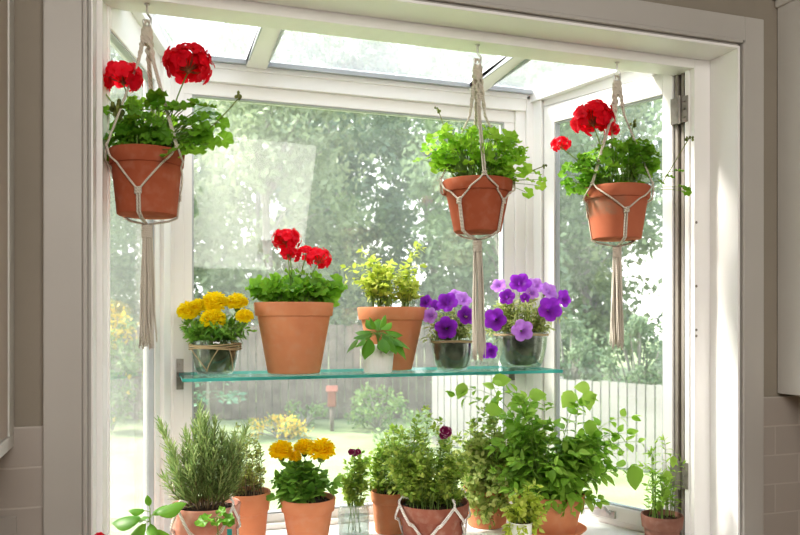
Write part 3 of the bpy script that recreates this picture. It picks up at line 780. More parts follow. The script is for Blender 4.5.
# left: red geranium
t, p, s, h = hanging(147, 152, 216, 37, 28.5, 0, 'hanging_geranium', 'red geranium in large terracotta pot hung by the left window jamb', 'potted plant', M['tc_red'])
dome(t, h, 30 * s, [(16, 26, 42, 30, 95), (-6, 14, 34, 16, 30), (44, 30, 22, 24, 16), (-38, 4, -2, 1.0), (62, -8, 44, 1.1), (72, 0, 30, 1.2), (64, -10, 6, 1.5), (74, 4, 14, 1.3), (50, -12, 0, 1.4), (36, -38, -8, 1.6), (44, 0, 50, .9), (-34, -12, 38, .8)], s, T_ger, M['geranium_leaf'], 14.5)
b0 = (0, 0, h - .008)
geranium_head(t, (43 * s, -.012, h + 84 * s), 23 * s, (14 * s, 0, h - .006), s, n=30)
geranium_head(t, (-22 * s, -.01, h + 72 * s), 20 * s, (-6 * s, 0, h - .006), s, n=24, full=.85)
geranium_head(t, (-46 * s, .0, h + 66 * s), 9 * s, (-8 * s, 0, h - .006), s, n=10)
bud_spray(t, (-26 * s, -.02, h + 40 * s), 8 * s, (-8 * s, 0, h - .006), 12)
bud_spray(t, (94 * s, -.01, h + 54 * s), 5 * s, (40 * s, -.01, h + 2 * s), 9, .012)
hanger(p, s, h, 37 * s, 28.5 * s, HOOKZ, -pi / 2 + .07 + pi / 3, at(0, 350, 1.6)[0][2] * 0 + EYE - 30 / F * 1.52, 'cream macrame hanger holding the left red geranium pot', 'small metal screw hook over the left hanging geranium', h + 88 * s, 3, .32)
# middle: green trailing herb
t, p, s, h = hanging(477.5, 181.5, 232.5, 35.5, 23.5, 0, 'hanging_herb_pot', 'leafy light green herb in terracotta pot hung at window centre', 'potted plant', M['tc_red'])
dome(t, h, 29 * s, [(2, 25, 42, 27, 150), (-28, 34, 24, 22, 40), (26, 18, 30, 20, 40), (50, -8, 0, .9), (58, -4, 8, .9), (64, 0, 2, .9), (60, -10, -6, 1.1), (48, -6, -12, 1.1), (-50, 0, 36, 1), (-58, 0, 22, 1), (-40, 0, 12, 1)], s, T_lob, M['light_leaf'], 11, .0008)
bud_spray(t, (-39 * s, .03, h + 76 * s), 3.5 * s, (-12 * s, .01, h - .006), 7)
bud_spray(t, (66 * s, -.02, h + 14 * s), 3.0 * s, (20 * s, 0, h - .004), 5)
hanger(p, s, h, 35.5 * s, 23.5 * s, HOOKZ, -pi / 2 + .08, EYE - 42 / F * 1.737, 'cream macrame hanger holding the middle herb pot without flowers', 'small metal screw hook over the middle hanging herb pot', h + 66 * s, 4, .56)
# right: red geranium
t, p, s, h = hanging(617, 188, 239.5, 33, 23.5, 0, 'hanging_geranium', 'red geranium in lime-stained terracotta pot hung by the hinged sash', 'potted plant', M['tc_band'])
dome(t, h, 27 * s, [(0, 22, 40, 26, 120), (-30, 12, 24, 20, 40), (20, 30, 26, 20, 30), (42, -4, 6, .9), (52, 0, 12, .9), (64, -6, 0, 1.2), (58, -8, 16, .9), (66, -6, -4, 1.0)], s, T_ger, M['geranium_leaf'], 10.5, .0009, (.1, .9))
geranium_head(t, (-25 * s, -.01, h + 67 * s), 20 * s, (-6 * s, 0, h - .006), s, n=30)
geranium_head(t, (-4 * s, .01, h + 60 * s), 9 * s, (-4 * s, 0, h - .006), s, n=8)
geranium_head(t, (-57 * s, -.01, h + 42 * s), 10 * s, (-14 * s, 0, h - .006), s, n=11)
bud_spray(t, (69 * s, -.02, h + 48 * s), 4 * s, (44 * s, -.008, h + 4 * s), 6)
bud_spray(t, (14 * s, -.02, h + 62 * s), 4 * s, (6 * s, 0, h), 8)
hanger(p, s, h, 33 * s, 23.5 * s, HOOKZ, -pi / 2 + .03 + pi / 3, EYE - 30 / F * 1.87, 'cream macrame hanger holding the right red geranium pot', 'small metal screw hook over the right hanging geranium', h + 72 * s, 3, .50)

# ------------------------------------------------------------------ plants on the glass shelf
def on_shelf(axis, y, name, label, cat='potted plant'):
    p, s = at(axis, 0, y); p[2] = SZ + .0003
    return thing(name, p, label, cat), s
# yellow marigolds in a twine wrapped glass bowl
t, s = on_shelf(215, 1.965, 'potted_marigold', 'yellow marigolds in twine-wrapped glass bowl at shelf left end')
hb = 34 * s
pr = bowl_mesh(24 * s, 17 * s, hb, M['jarglass'], t, .86, M['moss'])
tw = MB()
for dz in (0, .0035, -.0035, .007):
    tw.tube([np.array([(25.3 * s + .001 * sin(3 * a)) * cos(a), (25.3 * s) * sin(a), hb * .80 + dz + .0025 * sin(2 * a + dz * 300)]) for a in np.linspace(0, 2 * pi, 41)], .0019, 6, cap=False)
for a0, a1 in ((-2.4, -1.7), (-1.2, -1.75), (-.8, -.3)):
    tw.tube([np.array([(24.8 - 6 * abs(q)) * s * cos(a0 + (a1 - a0) * q) * 1.06, (24.8 - 6 * abs(q)) * s * sin(a0 + (a1 - a0) * q) * 1.06, hb * (.78 - .66 * q)]) for q in np.linspace(0, 1, 9)], .0014, 5)
tw.build('twine_wrap', M['twine'], t)
bush(t, hb, 14 * s, [(2, 12, 36, 10, 46), (0, 4, 32, 5, 20)], s, T_lance, M['marigold_leaf'], 12, 4, .0009, .5, .9)
for (fx, fz, R) in ((-26, 28, 11.5), (0, 37, 12.5), (1, 20, 12), (22, 37, 10.5), (32, 23, 8.5), (-17, 33, 9)):
    pompom(t, (fx * s, (-.030 if fz < 25 else .0), hb + fz * s), R * s, (fx * .3 * s, 0, hb - .005), M['yellow_petal'])
# geranium in big terracotta
t, s = on_shelf(294, 1.96, 'potted_geranium', 'red geranium in the biggest terracotta pot on glass shelf')
h = 70 * s; pot_mesh(40 * s, 26 * s, h, h * .19, 'pot', M['tc_orange'], t)
dome(t, h, 32 * s, [(2, 13, 36, 15, 62), (-24, 14, 18, 8, 12), (30, 14, 14, 9, 10), (-38, -4, 16, 1), (40, -6, 14, 1.1), (40, -4, 22, .9), (8, -10, 30, .8)], s, T_ger, M['geranium_leaf'], 17, .0012, (.3, 1))
geranium_head(t, (-7 * s, -.01, h + 62 * s), 14 * s, (-2 * s, 0, h), s, n=22)
geranium_head(t, (-3 * s, -.015, h + 47 * s), 10 * s, (0, 0, h), s, n=14)
geranium_head(t, (12 * s, 0, h + 49 * s), 9 * s, (2 * s, 0, h), s, n=12)
geranium_head(t, (25 * s, -.01, h + 43 * s), 13 * s, (6 * s, 0, h), s, n=20)
# pale oregano in terracotta
t, s = on_shelf(392, 2.01, 'potted_oregano', 'lime green bushy herb in terracotta pot on glass shelf')
h = 62 * s; pot_mesh(35 * s, 20 * s, h, h * .2, 'pot', M['tc_orange'], t)
bush(t, h, 26 * s, [(-2, 24, 30, 20, 55), (-18, 34, 18, 16, 14)], s, T_ov, M['lime_leaf'], 9, 5, .0009, .3, .95, extra=[(26, -4, 62), (30, -4, 58), (22, 0, 52), (-46, 0, 40), (-50, 0, 28), (-30, 0, 56), (30, -6, 40)])
# basil in a white ribbed pot
t, s = on_shelf(378, 1.888, 'potted_basil', 'small basil in white ribbed pot before terracotta pot on shelf')
h = 28 * s; pot_mesh(18 * s, 14 * s, h, 0, 'pot', M['ceramic'], t, rib=.012, ribn=24, thick=.004, soil_drop=.008)
fol, st = MB(), MB()
for (dx, dy, dz, sz, v) in ((-24, -4, -2, 24, .8), (-15, -10, 12, 22, .3), (-7, -15, -4, 28, .35), (4, -15, 0, 26, .3), (13, -13, 10, 24, .25), (20, -9, 0, 25, .5), (30, -9, -16, 30, .7), (0, 4, 20, 20, .2), (-8, 6, 25, 17, .4), (9, 6, 23, 16, .6), (-17, 5, 17, 19, .4), (18, 4, 17, 20, .3), (5, -5, 29, 15, .6), (-3, -7, 26, 15, .5), (-12, -14, 4, 20, .6), (12, -15, -8, 24, .4)):
    T = np.array([dx * s, dy * s, h + dz * s]); a = np.array([dx * .15 * s, dy * .15 * s, h + 12 * s])
    st.tube(bez((0, 0, h - .006), (0, 0, h + 8 * s), a, 4), .001, 5)
    if dz <= 4:
        rr = sqrt(dx * dx + dy * dy); b = np.array([dx / rr * 19 * s, dy / rr * 19 * s, h + 7 * s]); st.tube([a, b], .0008, 5)
        fol.place(rng.choice(T_basil), b, unit((dx / rr * .8, dy / rr * .8, -.35 if dz > -3 else -.8)), unit((dx / rr, dy / rr, 1)), sz * s * .8, v); continue
    st.tube([a, a + (T - a) * .3], .0008, 5)
    d = unit(T - a + np.array([0, 0, -.003])); fol.place(rng.choice(T_basil), a + (T - a) * .25, d, unit(np.array([0, -.5, 1])), sz * s, v)
fol.build('leaves', M['basil_leaf'], t); st.build('stems', M['stem'], t)
# petunias in glass bowls
def petunias(axis, y, rt, h_px, fl, name, label, blobs):
    t, s = on_shelf(axis, y, name, label); hb = h_px * s
    bowl_mesh(rt * s, rt * .72 * s, hb, M['jarglass'], t, .93, M['greymoss'], .1)
    tw = MB()
    for dz in (0, .003): tw.tube([np.array([(rt + .9) * s * cos(a), (rt + .9) * s * sin(a), hb * .93 + dz + .001 * sin(3 * a)]) for a in np.linspace(0, 2 * pi, 41)], .0016, 6, cap=False)
    tw.build('twine_wrap', M['twine'], t)
    bush(t, hb, rt * .6 * s, blobs, s, T_lance, M['petunia_leaf'], 9, 5, .0008, .3, .95)
    for (px, py, R, dy, pale, fx, fz) in fl:
        c = np.array([(px - axis) * s, dy, hb + ((371 - h_px) - py) * s])
        petunia(t, c, R * s, (fx, -1, fz), (c[0] * .3, 0, hb), M['violet_petal'] if pale else M['purple_petal'])
petunias(452, 1.94, 20, 30, [(446.5, 304, 10.5, -.035, 0, -.2, .5), (445, 329, 11, -.06, 0, -.1, .1), (465, 317, 9.5, -.045, 0, .25, .3), (430, 317, 8, -.02, 1, -.5, .2), (463, 301, 9, 0, 1, .3, .7), (426, 303, 7, 0, 0, -.6, .4), (456, 296, 7, .03, 1, 0, .8), (436, 307, 7, .03, 0, -.3, .6)],
         'potted_petunia', 'purple petunias in smaller glass bowl behind the middle tassel', [(0, 14, 24, 18, 50), (-12, 0, 16, 8, 10)])
petunias(521, 1.97, 26, 35, [(519, 287, 11, -.02, 0, -.1, .6), (545.5, 313, 12, -.06, 0, .15, .15), (517.5, 333.5, 10.5, -.085, 1, 0, .1), (562, 302, 9, -.02, 0, .7, .2), (492.5, 323, 11, -.06, 0, -.25, 0), (486, 353, 8.5, -.075, 0, -.2, -.4), (505, 301, 8, -.04, 0, -.3, .3), (522, 302, 5, -.05, 0, 0, .3), (536, 289, 9, 0, 1, .3, .7), (549, 295, 9.5, 0, 1, .5, .5), (500, 289, 8, .03, 1, -.4, .6), (530, 297, 7, -.03, 1, .1, .5), (556, 314, 7, 0, 1, .7, 0)],
         'potted_petunia', 'purple petunias in larger glass bowl at shelf right end', [(2, 18, 32, 20, 80), (-24, 4, 14, 12, 14), (26, 10, 18, 14, 14)])

# ------------------------------------------------------------------ plants on the sill
SL = .93
def on_sill(axis, y, rimy, name, label, cat='potted plant'):
    p, s = at(axis, rimy, y); h = p[2] - SL - .0004; p[2] = SL + .0004
    return thing(name, p, label, cat), s, h
def cord_wrap(par, r, rb, h, s, phase, mat):
    mb = MB(); lo = .004
    for k in range(4):
        ph = phase + k * pi / 2
        for sg in (-1, 1):
            for o2 in (-.0024, .0024):
                P = []
                for q in np.linspace(0, 1, 14):
                    a = ph + sg * q * pi / 4; z = h + .002 - q * h * .62 + o2
                    rr = max(r, rb + (r - rb) * z / h) + lo if z > h * .7 else rb + (r - .004 - rb) * z / h + lo + .001
                    P.append(np.array([rr * cos(a), rr * sin(a), z]))
                mb.tube(P, .0022, 6)
        q = np.array([cos(ph), sin(ph), 0]) * (r + lo)
        mb.tube([q + np.array([0, 0, h - .004]), q * 1.02 + np.array([0, 0, h + .012]), q * .93 + np.array([0, 0, h + .020]), q * .82 + np.array([.01, 0, h + .014])], .0026, 6)
    mb.build('cord_wrap', mat, par)
# rosemary
t, s, h = on_sill(206, 1.735, 503, 'potted_rosemary', 'tall rosemary in pinkish cord-wrapped terracotta pot on sill')
pot_mesh(34.5 * s, 25 * s, h, 30 * s, 'pot', M['tc_pink'], t); cord_wrap(t, 34.5 * s, 25 * s, h, s, -.55, M['cord_white'])
fol, st = MB(), MB()
tips = [(-48, 4, 82, 1), (-6, 0, 98, 1), (-4, -8, 88, 0), (44, -2, 82, 1), (-30, -10, 60, 0), (-22, 4, 72, 0), (-14, 8, 80, 0), (8, 4, 86, 0), (18, -6, 74, 0), (28, 6, 70, 0), (12, -14, 62, 0), (-8, -18, 58, 0), (30, -10, 52, 0), (-36, 0, 44, 0), (-26, -16, 40, 0), (22, -16, 44, 0), (36, 2, 46, 0), (2, 16, 70, 0), (-16, -4, 64, 0), (4, -12, 74, 0), (-40, -6, 28, 0), (16, 10, 60, 0), (26, -2, 62, 0), (-3, 6, 90, 0), (-20, -10, 54, 0), (10, -18, 42, 0), (-12, -20, 40, 0), (34, -6, 34, 0)]
for (dx, dy, dz, lead) in tips:
    a = np.array([dx * .38 * s, dy * .6 * s, h - .01]); T = np.array([dx * s, dy * s, h + dz * s])
    mid = np.array([dx * (.85 if lead == 0 else .62) * s, dy * s, h + dz * .45 * s]); P = bez(a, mid, T, 16)
    st.tube(P, [.0017 - .0011 * i / 16 for i in range(17)], 5)
    nn = int(dz * 1.35) + 18; ang = 0
    for k in range(nn):
        q = .12 + .88 * k / nn; i = min(15, int(q * 16)); f = q * 16 - i; p = P[i] * (1 - f) + P[i + 1] * f; tn = unit(P[i + 1] - P[i])
        ang += 2.4; h1 = unit(np.cross(tn, (1, .3, .1))); h2 = np.cross(tn, h1); lat = cos(ang) * h1 + sin(ang) * h2
        fol.place(rng.choice(T_need), p, unit(lat * U(.6, 1) + tn * U(.5, 1.1)), unit(tn * -.5 + lat + rdir() * .3), s * U(9, 14) * (1.0 if q < .9 else .7), U(0, 1), 1.9)
fol.build('leaves', M['rosemary_leaf'], t); st.build('stems', M['wood_stem'], t)
# thyme behind
t, s, h = on_sill(247, 1.90, 491, 'potted_thyme', 'wispy thyme in terracotta pot behind the rosemary')
pot_mesh(24 * s, 17 * s, h, 20 * s, 'pot', M['tc_orange'], t)
bush(t, h, 19 * s, [(-4, 30, 20, 32, 54), (4, 14, 14, 14, 20)], s, T_small, M['thyme_leaf'], 5.6, 9, .0006, .2, .9, M['wood_stem'], extra=[(-10, 0, 66), (-14, 0, 58), (-2, 0, 60), (12, 0, 40)])
# golden marigolds
t, s, h = on_sill(308, 1.85, 497, 'potted_marigold', 'golden marigolds in terracotta pot on the sill')
pot_mesh(28 * s, 18 * s, h, 13 * s, 'pot', M['tc_orange'], t)
bush(t, h, 21 * s, [(-5, 20, 24, 15, 34), (-6, 8, 24, 6, 16)], s, T_basil, M['marigold_leaf'], 14, 4, .0010, .35, .9, extra=[(-34, -4, 18), (-32, -6, 2), (26, -4, 14)], var=(.1, .9))
for (fx, fz, R, dy) in ((-26, 46, 12, -.01), (14, 47, 13.5, -.02), (-4, 48, 10.5, .01), (-12, 41, 6.5, -.02)):
    pompom(t, (fx * s, dy, h + fz * s), R * s, (fx * .3 * s, 0, h - .005), M['gold_petal'], (0, -.15, 1))
# jar of cuttings
t, s, h = on_sill(354, 1.93, 503, 'glass_jar', 'clear square glass jar of herb cuttings with wine red flower', 'jar')
mb = MB(); w = 15.5 * s
def sq(w, z, n=8):
    pts = []
    for k in range(4):
        for j in range(n):
            a = k * pi / 2 + (j / n) * pi / 2 - pi / 4; ca, sa = cos(a), sin(a)
            q = w / (abs(ca) ** 6 + abs(sa) ** 6) ** (1 / 6); pts.append((q * ca, q * sa, z))
    return pts
rings = [sq(w * .9, 0), sq(w, .004), sq(w, h * .8), sq(w * .9, h * .92), sq(w * .92, h), sq(w * .87, h), sq(w * .95, h * .8), sq(w * .95, .006), sq(w * .1, .006)]
vs = [v for r_ in rings for v in r_]; fs = [(i * 32 + j, i * 32 + (j + 1) % 32, (i + 1) * 32 + (j + 1) % 32, (i + 1) * 32 + j) for i in range(len(rings) - 1) for j in range(32)]
mb.add(vs, fs); mb.build('jar_body', M['waterglass'], t)
mb = MB(); rings = [sq(w * .1, .007), sq(w * .93, .007), sq(w * .93, h * .6), sq(w * .1, h * .6)]
vs = [v for r_ in rings for v in r_]; mb.add(vs, fs[:96]); mb.build('water', M['water'], t)
bush(t, h, 9 * s, [(2, 22, 18, 22, 34), (8, 40, 12, 14, 12)], s, T_ov, M['oregano_leaf'], 7.5, 6, .0007, .25, .9)
cu = MB()
for k in range(6): cu.tube([(U(-.6, .6) * w, U(-.6, .6) * w, .01), (U(-.3, .3) * w, U(-.3, .3) * w, h + .004)], .0012, 5)
cu.build('cut_stems', M['stem'], t)
def wine_flower(par, c, R, base, s, n=6):
    mb = MB(); c = np.asarray(c, float)
    for k in range(n):
        o = c + np.array([U(-1, 1), U(-.5, .5), U(-.6, .6)]) * R * .65; f = unit(np.array([U(-.4, .4), -1, U(.1, .8)])); u = unit(np.cross(f, (0.1, 0, 1))); w_ = np.cross(f, u)
        for j in range(5):
            a = 2 * pi * j / 5; mb.place(T_dian, o, unit(cos(a) * u + sin(a) * w_ + f * .2), f, R * .62, U(0, .05))
    hd = mb.build('flower_head', M['wine_petal'], par)
    st = MB(); st.tube(bez(base, (np.asarray(base) * .4 + c * .6), c, 6), .0009, 5); st.build('flower_stalk', M['stem'], hd)
wine_flower(t, (1 * s, -.02, h + 52 * s), 5.5 * s, (0, 0, h), s, 4)
# terracotta with oregano behind
t, s, h = on_sill(391, 1.955, 490, 'potted_oregano', 'small leaved herb in terracotta pot behind the jar of cuttings')
pot_mesh(21 * s, 16 * s, h, 11 * s, 'pot', M['tc_orange'], t)
bush(t, h, 16 * s, [(-2, 22, 24, 24, 36), (4, 44, 16, 22, 14)], s, T_ov, M['oregano_leaf'], 8.5, 7, .0007, .2, .9)
# big thyme / oregano with cord
t, s, h = on_sill(433, 1.715, 501, 'potted_thyme', 'large bushy herb with wine red flower in dark cord-wrapped pot')
pot_mesh(36.5 * s, 26 * s, h, 14 * s, 'pot', M['tc_dark'], t); cord_wrap(t, 36.5 * s, 26 * s, h, s, -2.62, M['cord_white'])
bush(t, h, 30 * s, [(-6, 40, 42, 36, 80), (-28, 32, 28, 28, 30), (14, 24, 26, 24, 30), (-4, 12, 36, 10, 20, -8)], s, T_small, M['oregano_leaf'], 8.2, 9, .0007, .25, .85,
     extra=[(-4, 0, 84), (-8, 0, 92), (-34, 0, 70), (-18, 4, 78), (8, 0, 80), (-48, 0, 60), (2, -4, 74)], var=(.0, 1))
wine_flower(t, (12 * s, -.03, h + 70 * s), 8 * s, (4 * s, 0, h), s, 5)
# variegated trailing oregano
t, s, h = on_sill(487, 1.935, 487, 'potted_marjoram', 'variegated trailing herb in terracotta pot right of cord-wrapped pot')
pot_mesh(25 * s, 19 * s, h, 12 * s, 'pot', M['tc_orange'], t)
bush(t, h, 20 * s, [(-6, 32, 30, 32, 66), (-6, 2, 30, 26, 46, -26), (-4, 56, 22, 24, 20), (6, -20, 20, 14, 16, -30)], s, T_ov, M['variegated_leaf'], 8.6, 8, .0007, .2, .9, droop=6, var=(0, 1))
# lemon balm in terracotta on its saucer
t, s, h = on_sill(551, 1.80, 492, 'potted_mint', 'sprawling broad leaved mint in terracotta pot on saucer')
mb = MB(); mb.lathe([(.0005, 0), (27 * s, 0), (35 * s, 7 * s), (34 * s, 7.6 * s), (26 * s, 2.2 * s), (.0005, 2.2 * s)], 48); o = mb.build('saucer', M['tc_orange'], t)
e = o.modifiers.new('e', 'EDGE_SPLIT'); e.split_angle = radians(40)
q = bpy.data.objects.new('planter', None)
pt = pot_mesh(34 * s, 24 * s, h - 2.4 * s, 13 * s, 'pot', M['tc_orange'], t)
for o in t.children:
    if o.name.split('.')[0] in ('pot', 'soil'): o.location.z = 2.4 * s
bush(t, h, 29 * s, [(0, 34, 60, 34, 48), (34, 28, 38, 30, 22), (-30, 50, 40, 34, 24), (-4, 8, 42, 14, 16, -20), (24, -2, 22, 10, 8, -28)], s, T_mint, M['mint_leaf'], 15.5, 5, .0011, .35, .9,
     extra=[(-84, -14, 104), (-60, -22, 106), (-42, -24, 102), (-28, -12, 94), (-8, -6, 92), (34, -12, 94), (26, -12, 88), (78, -8, 76), (84, -10, 52), (82, -10, 26), (-96, 4, 96), (58, -8, 58), (74, -6, 60)], petiole=.3, flat=.3)
fo = MB()   # the few large single leaves that catch the light
for (px, py, sz, v, dx, dz) in ((585, 399, 21, .95, .3, -1), (564, 398, 20, .95, -.5, -1), (578, 386, 16, 1, -1, .1), (586, 426, 17, .4, .1, -1), (630, 475, 26, .5, .3, -1), (460, 390, 18, .9, -.3, -1), (535, 393, 18, .6, 1, .2), (500, 378, 20, .5, 1, .3), (515, 398, 13, .6, -1, .1), (493, 407, 20, .6, 1, .1)):
    c = np.array([(px - 551) * s, -.045, h + (492 - py) * s]); d = unit((dx, -.1, dz)); fo.place(rng.choice(T_mint), c - d * sz * s * .5, d, unit((.2, -1, .5)), sz * s, v, 1.15)
    fo.tube([c - d * sz * s * .5, c - d * sz * s * .5 + np.array([-.012 * np.sign(px - 551), .03, -.03])], .0008, 4)
fo.build('leaves', M['mint_leaf'], t)
# trailing herb in small white pot in front
t, s, h = on_sill(521, 1.61, 521, 'potted_oregano', 'yellow green trailing herb in white pot before the mint')
pot_mesh(13 * s, 10 * s, h, 0, 'pot', M['ceramic'], t, thick=.004, soil_drop=.006)
bush(t, h, 10 * s, [(4, 10, 20, 20, 26), (2, -8, 18, 14, 14)], s, T_ov, M['lime_leaf'], 10, 5, .0009, .3, .9, droop=8, extra=[(16, 0, 36), (6, 0, 34)], var=(0, .8))
# small pot at right
t, s, h = on_sill(662, 1.575, 514, 'potted_pepper_seedling', 'sparse leafy seedling in small rough brown pot at sill right', 'potted plant')
pot_mesh(21 * s, 14.5 * s, h, 13 * s, 'pot', M['tc_rough'], t)
bush(t, h, 14 * s, [(0, 26, 17, 22, 13), (-2, 50, 12, 18, 6)], s, T_lance, M['mint_leaf'], 10.5, 5, .0008, .25, .95, extra=[(-6, 0, 72), (2, 0, 74), (20, 0, 50), (-18, 0, 48)], var=(.3, 1))
fo = MB()
for (dx, dz, sz, v) in ((4, 38, 17, .85), (2, 22, 17, .7), (10, 54, 13, .8), (-4, 10, 12, .6)):
    c = np.array([dx * s, -.012, h + dz * s]); d = unit((.15, -.2, -1)); fo.place(rng.choice(T_mint), c - d * sz * .4 * s, d, unit((.1, -1, .4)), sz * s, v)
fo.build('leaves', M['mint_leaf'], t)
# basil at lower left
t, s, h = on_sill(150, 1.66, 546, 'potted_basil', 'young basil with large glossy leaves beside the rosemary pot')
pot_mesh(17 * s, 13 * s, h, 10 * s, 'pot', M['tc_orange'], t)
fol, st = MB(), MB()
top = np.array([0, 0, h + 26 * s]); st.tube([(0, 0, h - .01), (.001, 0, h + 12 * s), top, top + np.array([0, 0, 12 * s])], [.0018, .0016, .0014, .0008], 6)
for (dx, dy, dz, sz, v, b) in ((-34, -2, 34, 26, .35, 24), (-14, -6, 14, 26, .8, 26), (20, 2, 42, 26, .7, 30), (18, -8, 10, 27, 1.0, 20), (-4, 4, 50, 10, .6, 36), (-18, -4, 40, 14, .7, 34), (4, -8, 20, 16, .9, 24), (8, 10, 36, 16, .5, 28), (-10, 10, 30, 16, .5, 26)):
    a = np.array([0, 0, h + b * s]); T = np.array([dx * s, dy * s, h + dz * s]); d = unit(T - a)
    st.tube([a, a + (T - a) * .3], .0009, 5); fol.place(rng.choice(T_basil), a + (T - a) * .25, d, unit((0.1, -.5, .9)), sz * s * 1.2, v - .25, 1.0)
fol.build('leaves', M['basil_leaf'], t); st.build('stems', M['stem'], t)
# seedling in front of the rosemary pot
t, s, h = on_sill(218, 1.605, 541, 'potted_seedling', 'tiny lobed seedling with teal tag before the rosemary pot')
pot_mesh(15 * s, 12 * s, h, 9 * s, 'pot', M['tc_orange'], t)
fol, st = MB(), MB(); top = np.array([-2 * s, 0, h + 24 * s]); st.tube([(0, 0, h - .008), (0, 0, h + 10 * s), top], .0011, 6)
for (dx, dy, dz, sz, v) in ((-17, -3, 20, 16, .6), (-8, -5, 25, 13, .8), (12, -3, 24, 14, .4), (18, -2, 17, 13, .3), (2, 2, 29, 11, .7), (0, -8, 20, 10, .8)):
    T = np.array([dx * s, dy * s, h + dz * s]); d = unit(T - top + np.array([0, 0, -.002])); fol.place(rng.choice(T_lob), top + (T - top) * .4, d, unit((0, -.5, 1)), sz * s, v); st.tube([top, top + (T - top) * .45], .0006, 4)
fol.build('leaves', M['basil_leaf'], t); st.build('stems', M['stem'], t)
mb = MB(); mb.box(12 * s - .006, 12 * s + .004, -.001, .001, h - .03, h + 12 * s); mb.build('plant_tag', M['teal'], t, False, .0004)
# red geranium on the stool, only its bloom reaches the frame
t, s, h = on_sill(95, 1.435, 590, 'potted_geranium', 'red geranium bloom peeking up at the bottom left corner')
pot_mesh(24 * s, 17 * s, h, 12 * s, 'pot', M['tc_orange'], t)
dome(t, h, 16 * s, [(2, 14, 24, 14, 34)], s, T_ger, M['geranium_leaf'], 14)
geranium_head(t, (3 * s, 0, h + 47 * s), 11 * s, (0, 0, h), s, n=22)

# ------------------------------------------------------------------ the garden outside
GZ = -.40
mb = MB(); mb.box(-22, 46, 1.75, 60, GZ - .1, GZ); struct('lawn', mb, M['lawn'], 'pale sunlit back garden lawn')
def gp(px, d, z=GZ):                                          # ground point seen at column px, d metres along the view axis
    q = FWD * d + RIGHT * (px - 400) / F * d
    return np.array([q[0], q[1], z])
def fence(A, B, z0, z1, bw, gap, mat, name, label, post_every, proud=.02, cap=False):
    A = np.array(A[:2]); B = np.array(B[:2]); Ln = np.linalg.norm(B - A); d = (B - A) / Ln; n = np.array([-d[1], d[0]])
    t = thing(name, (A[0], A[1], z0), label, 'fence', rz=atan2(d[1], d[0]))
    mb = MB(); x = 0; k = 0
    while x < Ln:
        zt = z1 - z0 + U(-.012, .012); o = 0 if k % 2 == 0 else proud
        mb.box(x, min(Ln, x + bw), o, o + .02, .03, zt); x += bw + gap; k += 1
    mb.build('boards', mat, t, False)
    mb = MB()
    for z in (.25, (z1 - z0) * .85): mb.box(0, Ln, .025 + proud, .065 + proud, z, z + .09)
    mb.build('rails', mat, t, False)
    x = 0
    while x < Ln:
        p_ = MB(); p_.box(x, x + .1, .066 + proud, .166 + proud, 0, z1 - z0 + .02); p_.build('post', mat, t, False); x += post_every
    return t
fence(gp(-300, 14), gp(455, 14.5), GZ, 1.40, .14, .012, M['fence_grey'], 'board_fence', 'weathered grey board fence across the back of the garden', 2.4)
fence(gp(432, 11.5), gp(760, 8.6), GZ, .71, .10, .018, M['fence_white'], 'picket_fence', 'white close-board picket fence seen through the right panes', 2.0, 0)

def tree(px, d, hgt, cr, base, nleaf, lsize, mat, label, name='garden_tree', group='trees beyond the fences', trunk=.13, squash=1.0):
    g0 = gp(px, d); t = thing(name, g0, label, 'tree', group)
    tm = MB(); P = [np.array([U(-.1, .1) * k, U(-.1, .1) * k, hgt * .9 * k / 6]) for k in range(7)]
    tm.tube(P, [trunk * (1.2 - k * .17) for k in range(7)], 8)
    fol = MB(); cz = (base + hgt) / 2; rz = (hgt - base) / 2
    nleaf = int(nleaf * 1.35); ncl = max(10, nleaf // 55)
    for k in range(ncl):
        c = ellipsoid((0, 0, cz), (cr, cr * .8, rz))
        if U(0, 1) < .2:
            i = min(5, int(max(0, c[2] - .8) / (hgt * .9) * 6)); tm.tube(bez(P[i], (P[i] + c) / 2 + np.array([0, 0, .3]), c, 4), [trunk * .3, trunk * .24, trunk * .18, trunk * .1, trunk * .06], 5, cap=False)
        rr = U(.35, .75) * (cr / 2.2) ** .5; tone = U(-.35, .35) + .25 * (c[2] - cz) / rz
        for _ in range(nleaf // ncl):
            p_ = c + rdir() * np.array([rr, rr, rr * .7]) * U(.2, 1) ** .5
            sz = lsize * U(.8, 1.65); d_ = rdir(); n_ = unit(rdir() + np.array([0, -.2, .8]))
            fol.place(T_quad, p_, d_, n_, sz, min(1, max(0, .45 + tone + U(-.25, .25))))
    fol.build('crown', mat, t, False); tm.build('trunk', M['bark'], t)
    return t
T_quad = (np.array([(0, 0, 0), (.3, .45, .06), (0, 1, -.1), (-.3, .45, .06)]), [(0, 1, 2, 3)], None)
A_, B_, D_ = M['tree_leaf'], M['tree_leaf_pale'], M['tree_leaf_dark']
tl = 'tall green tree beyond the fence seen through the window'
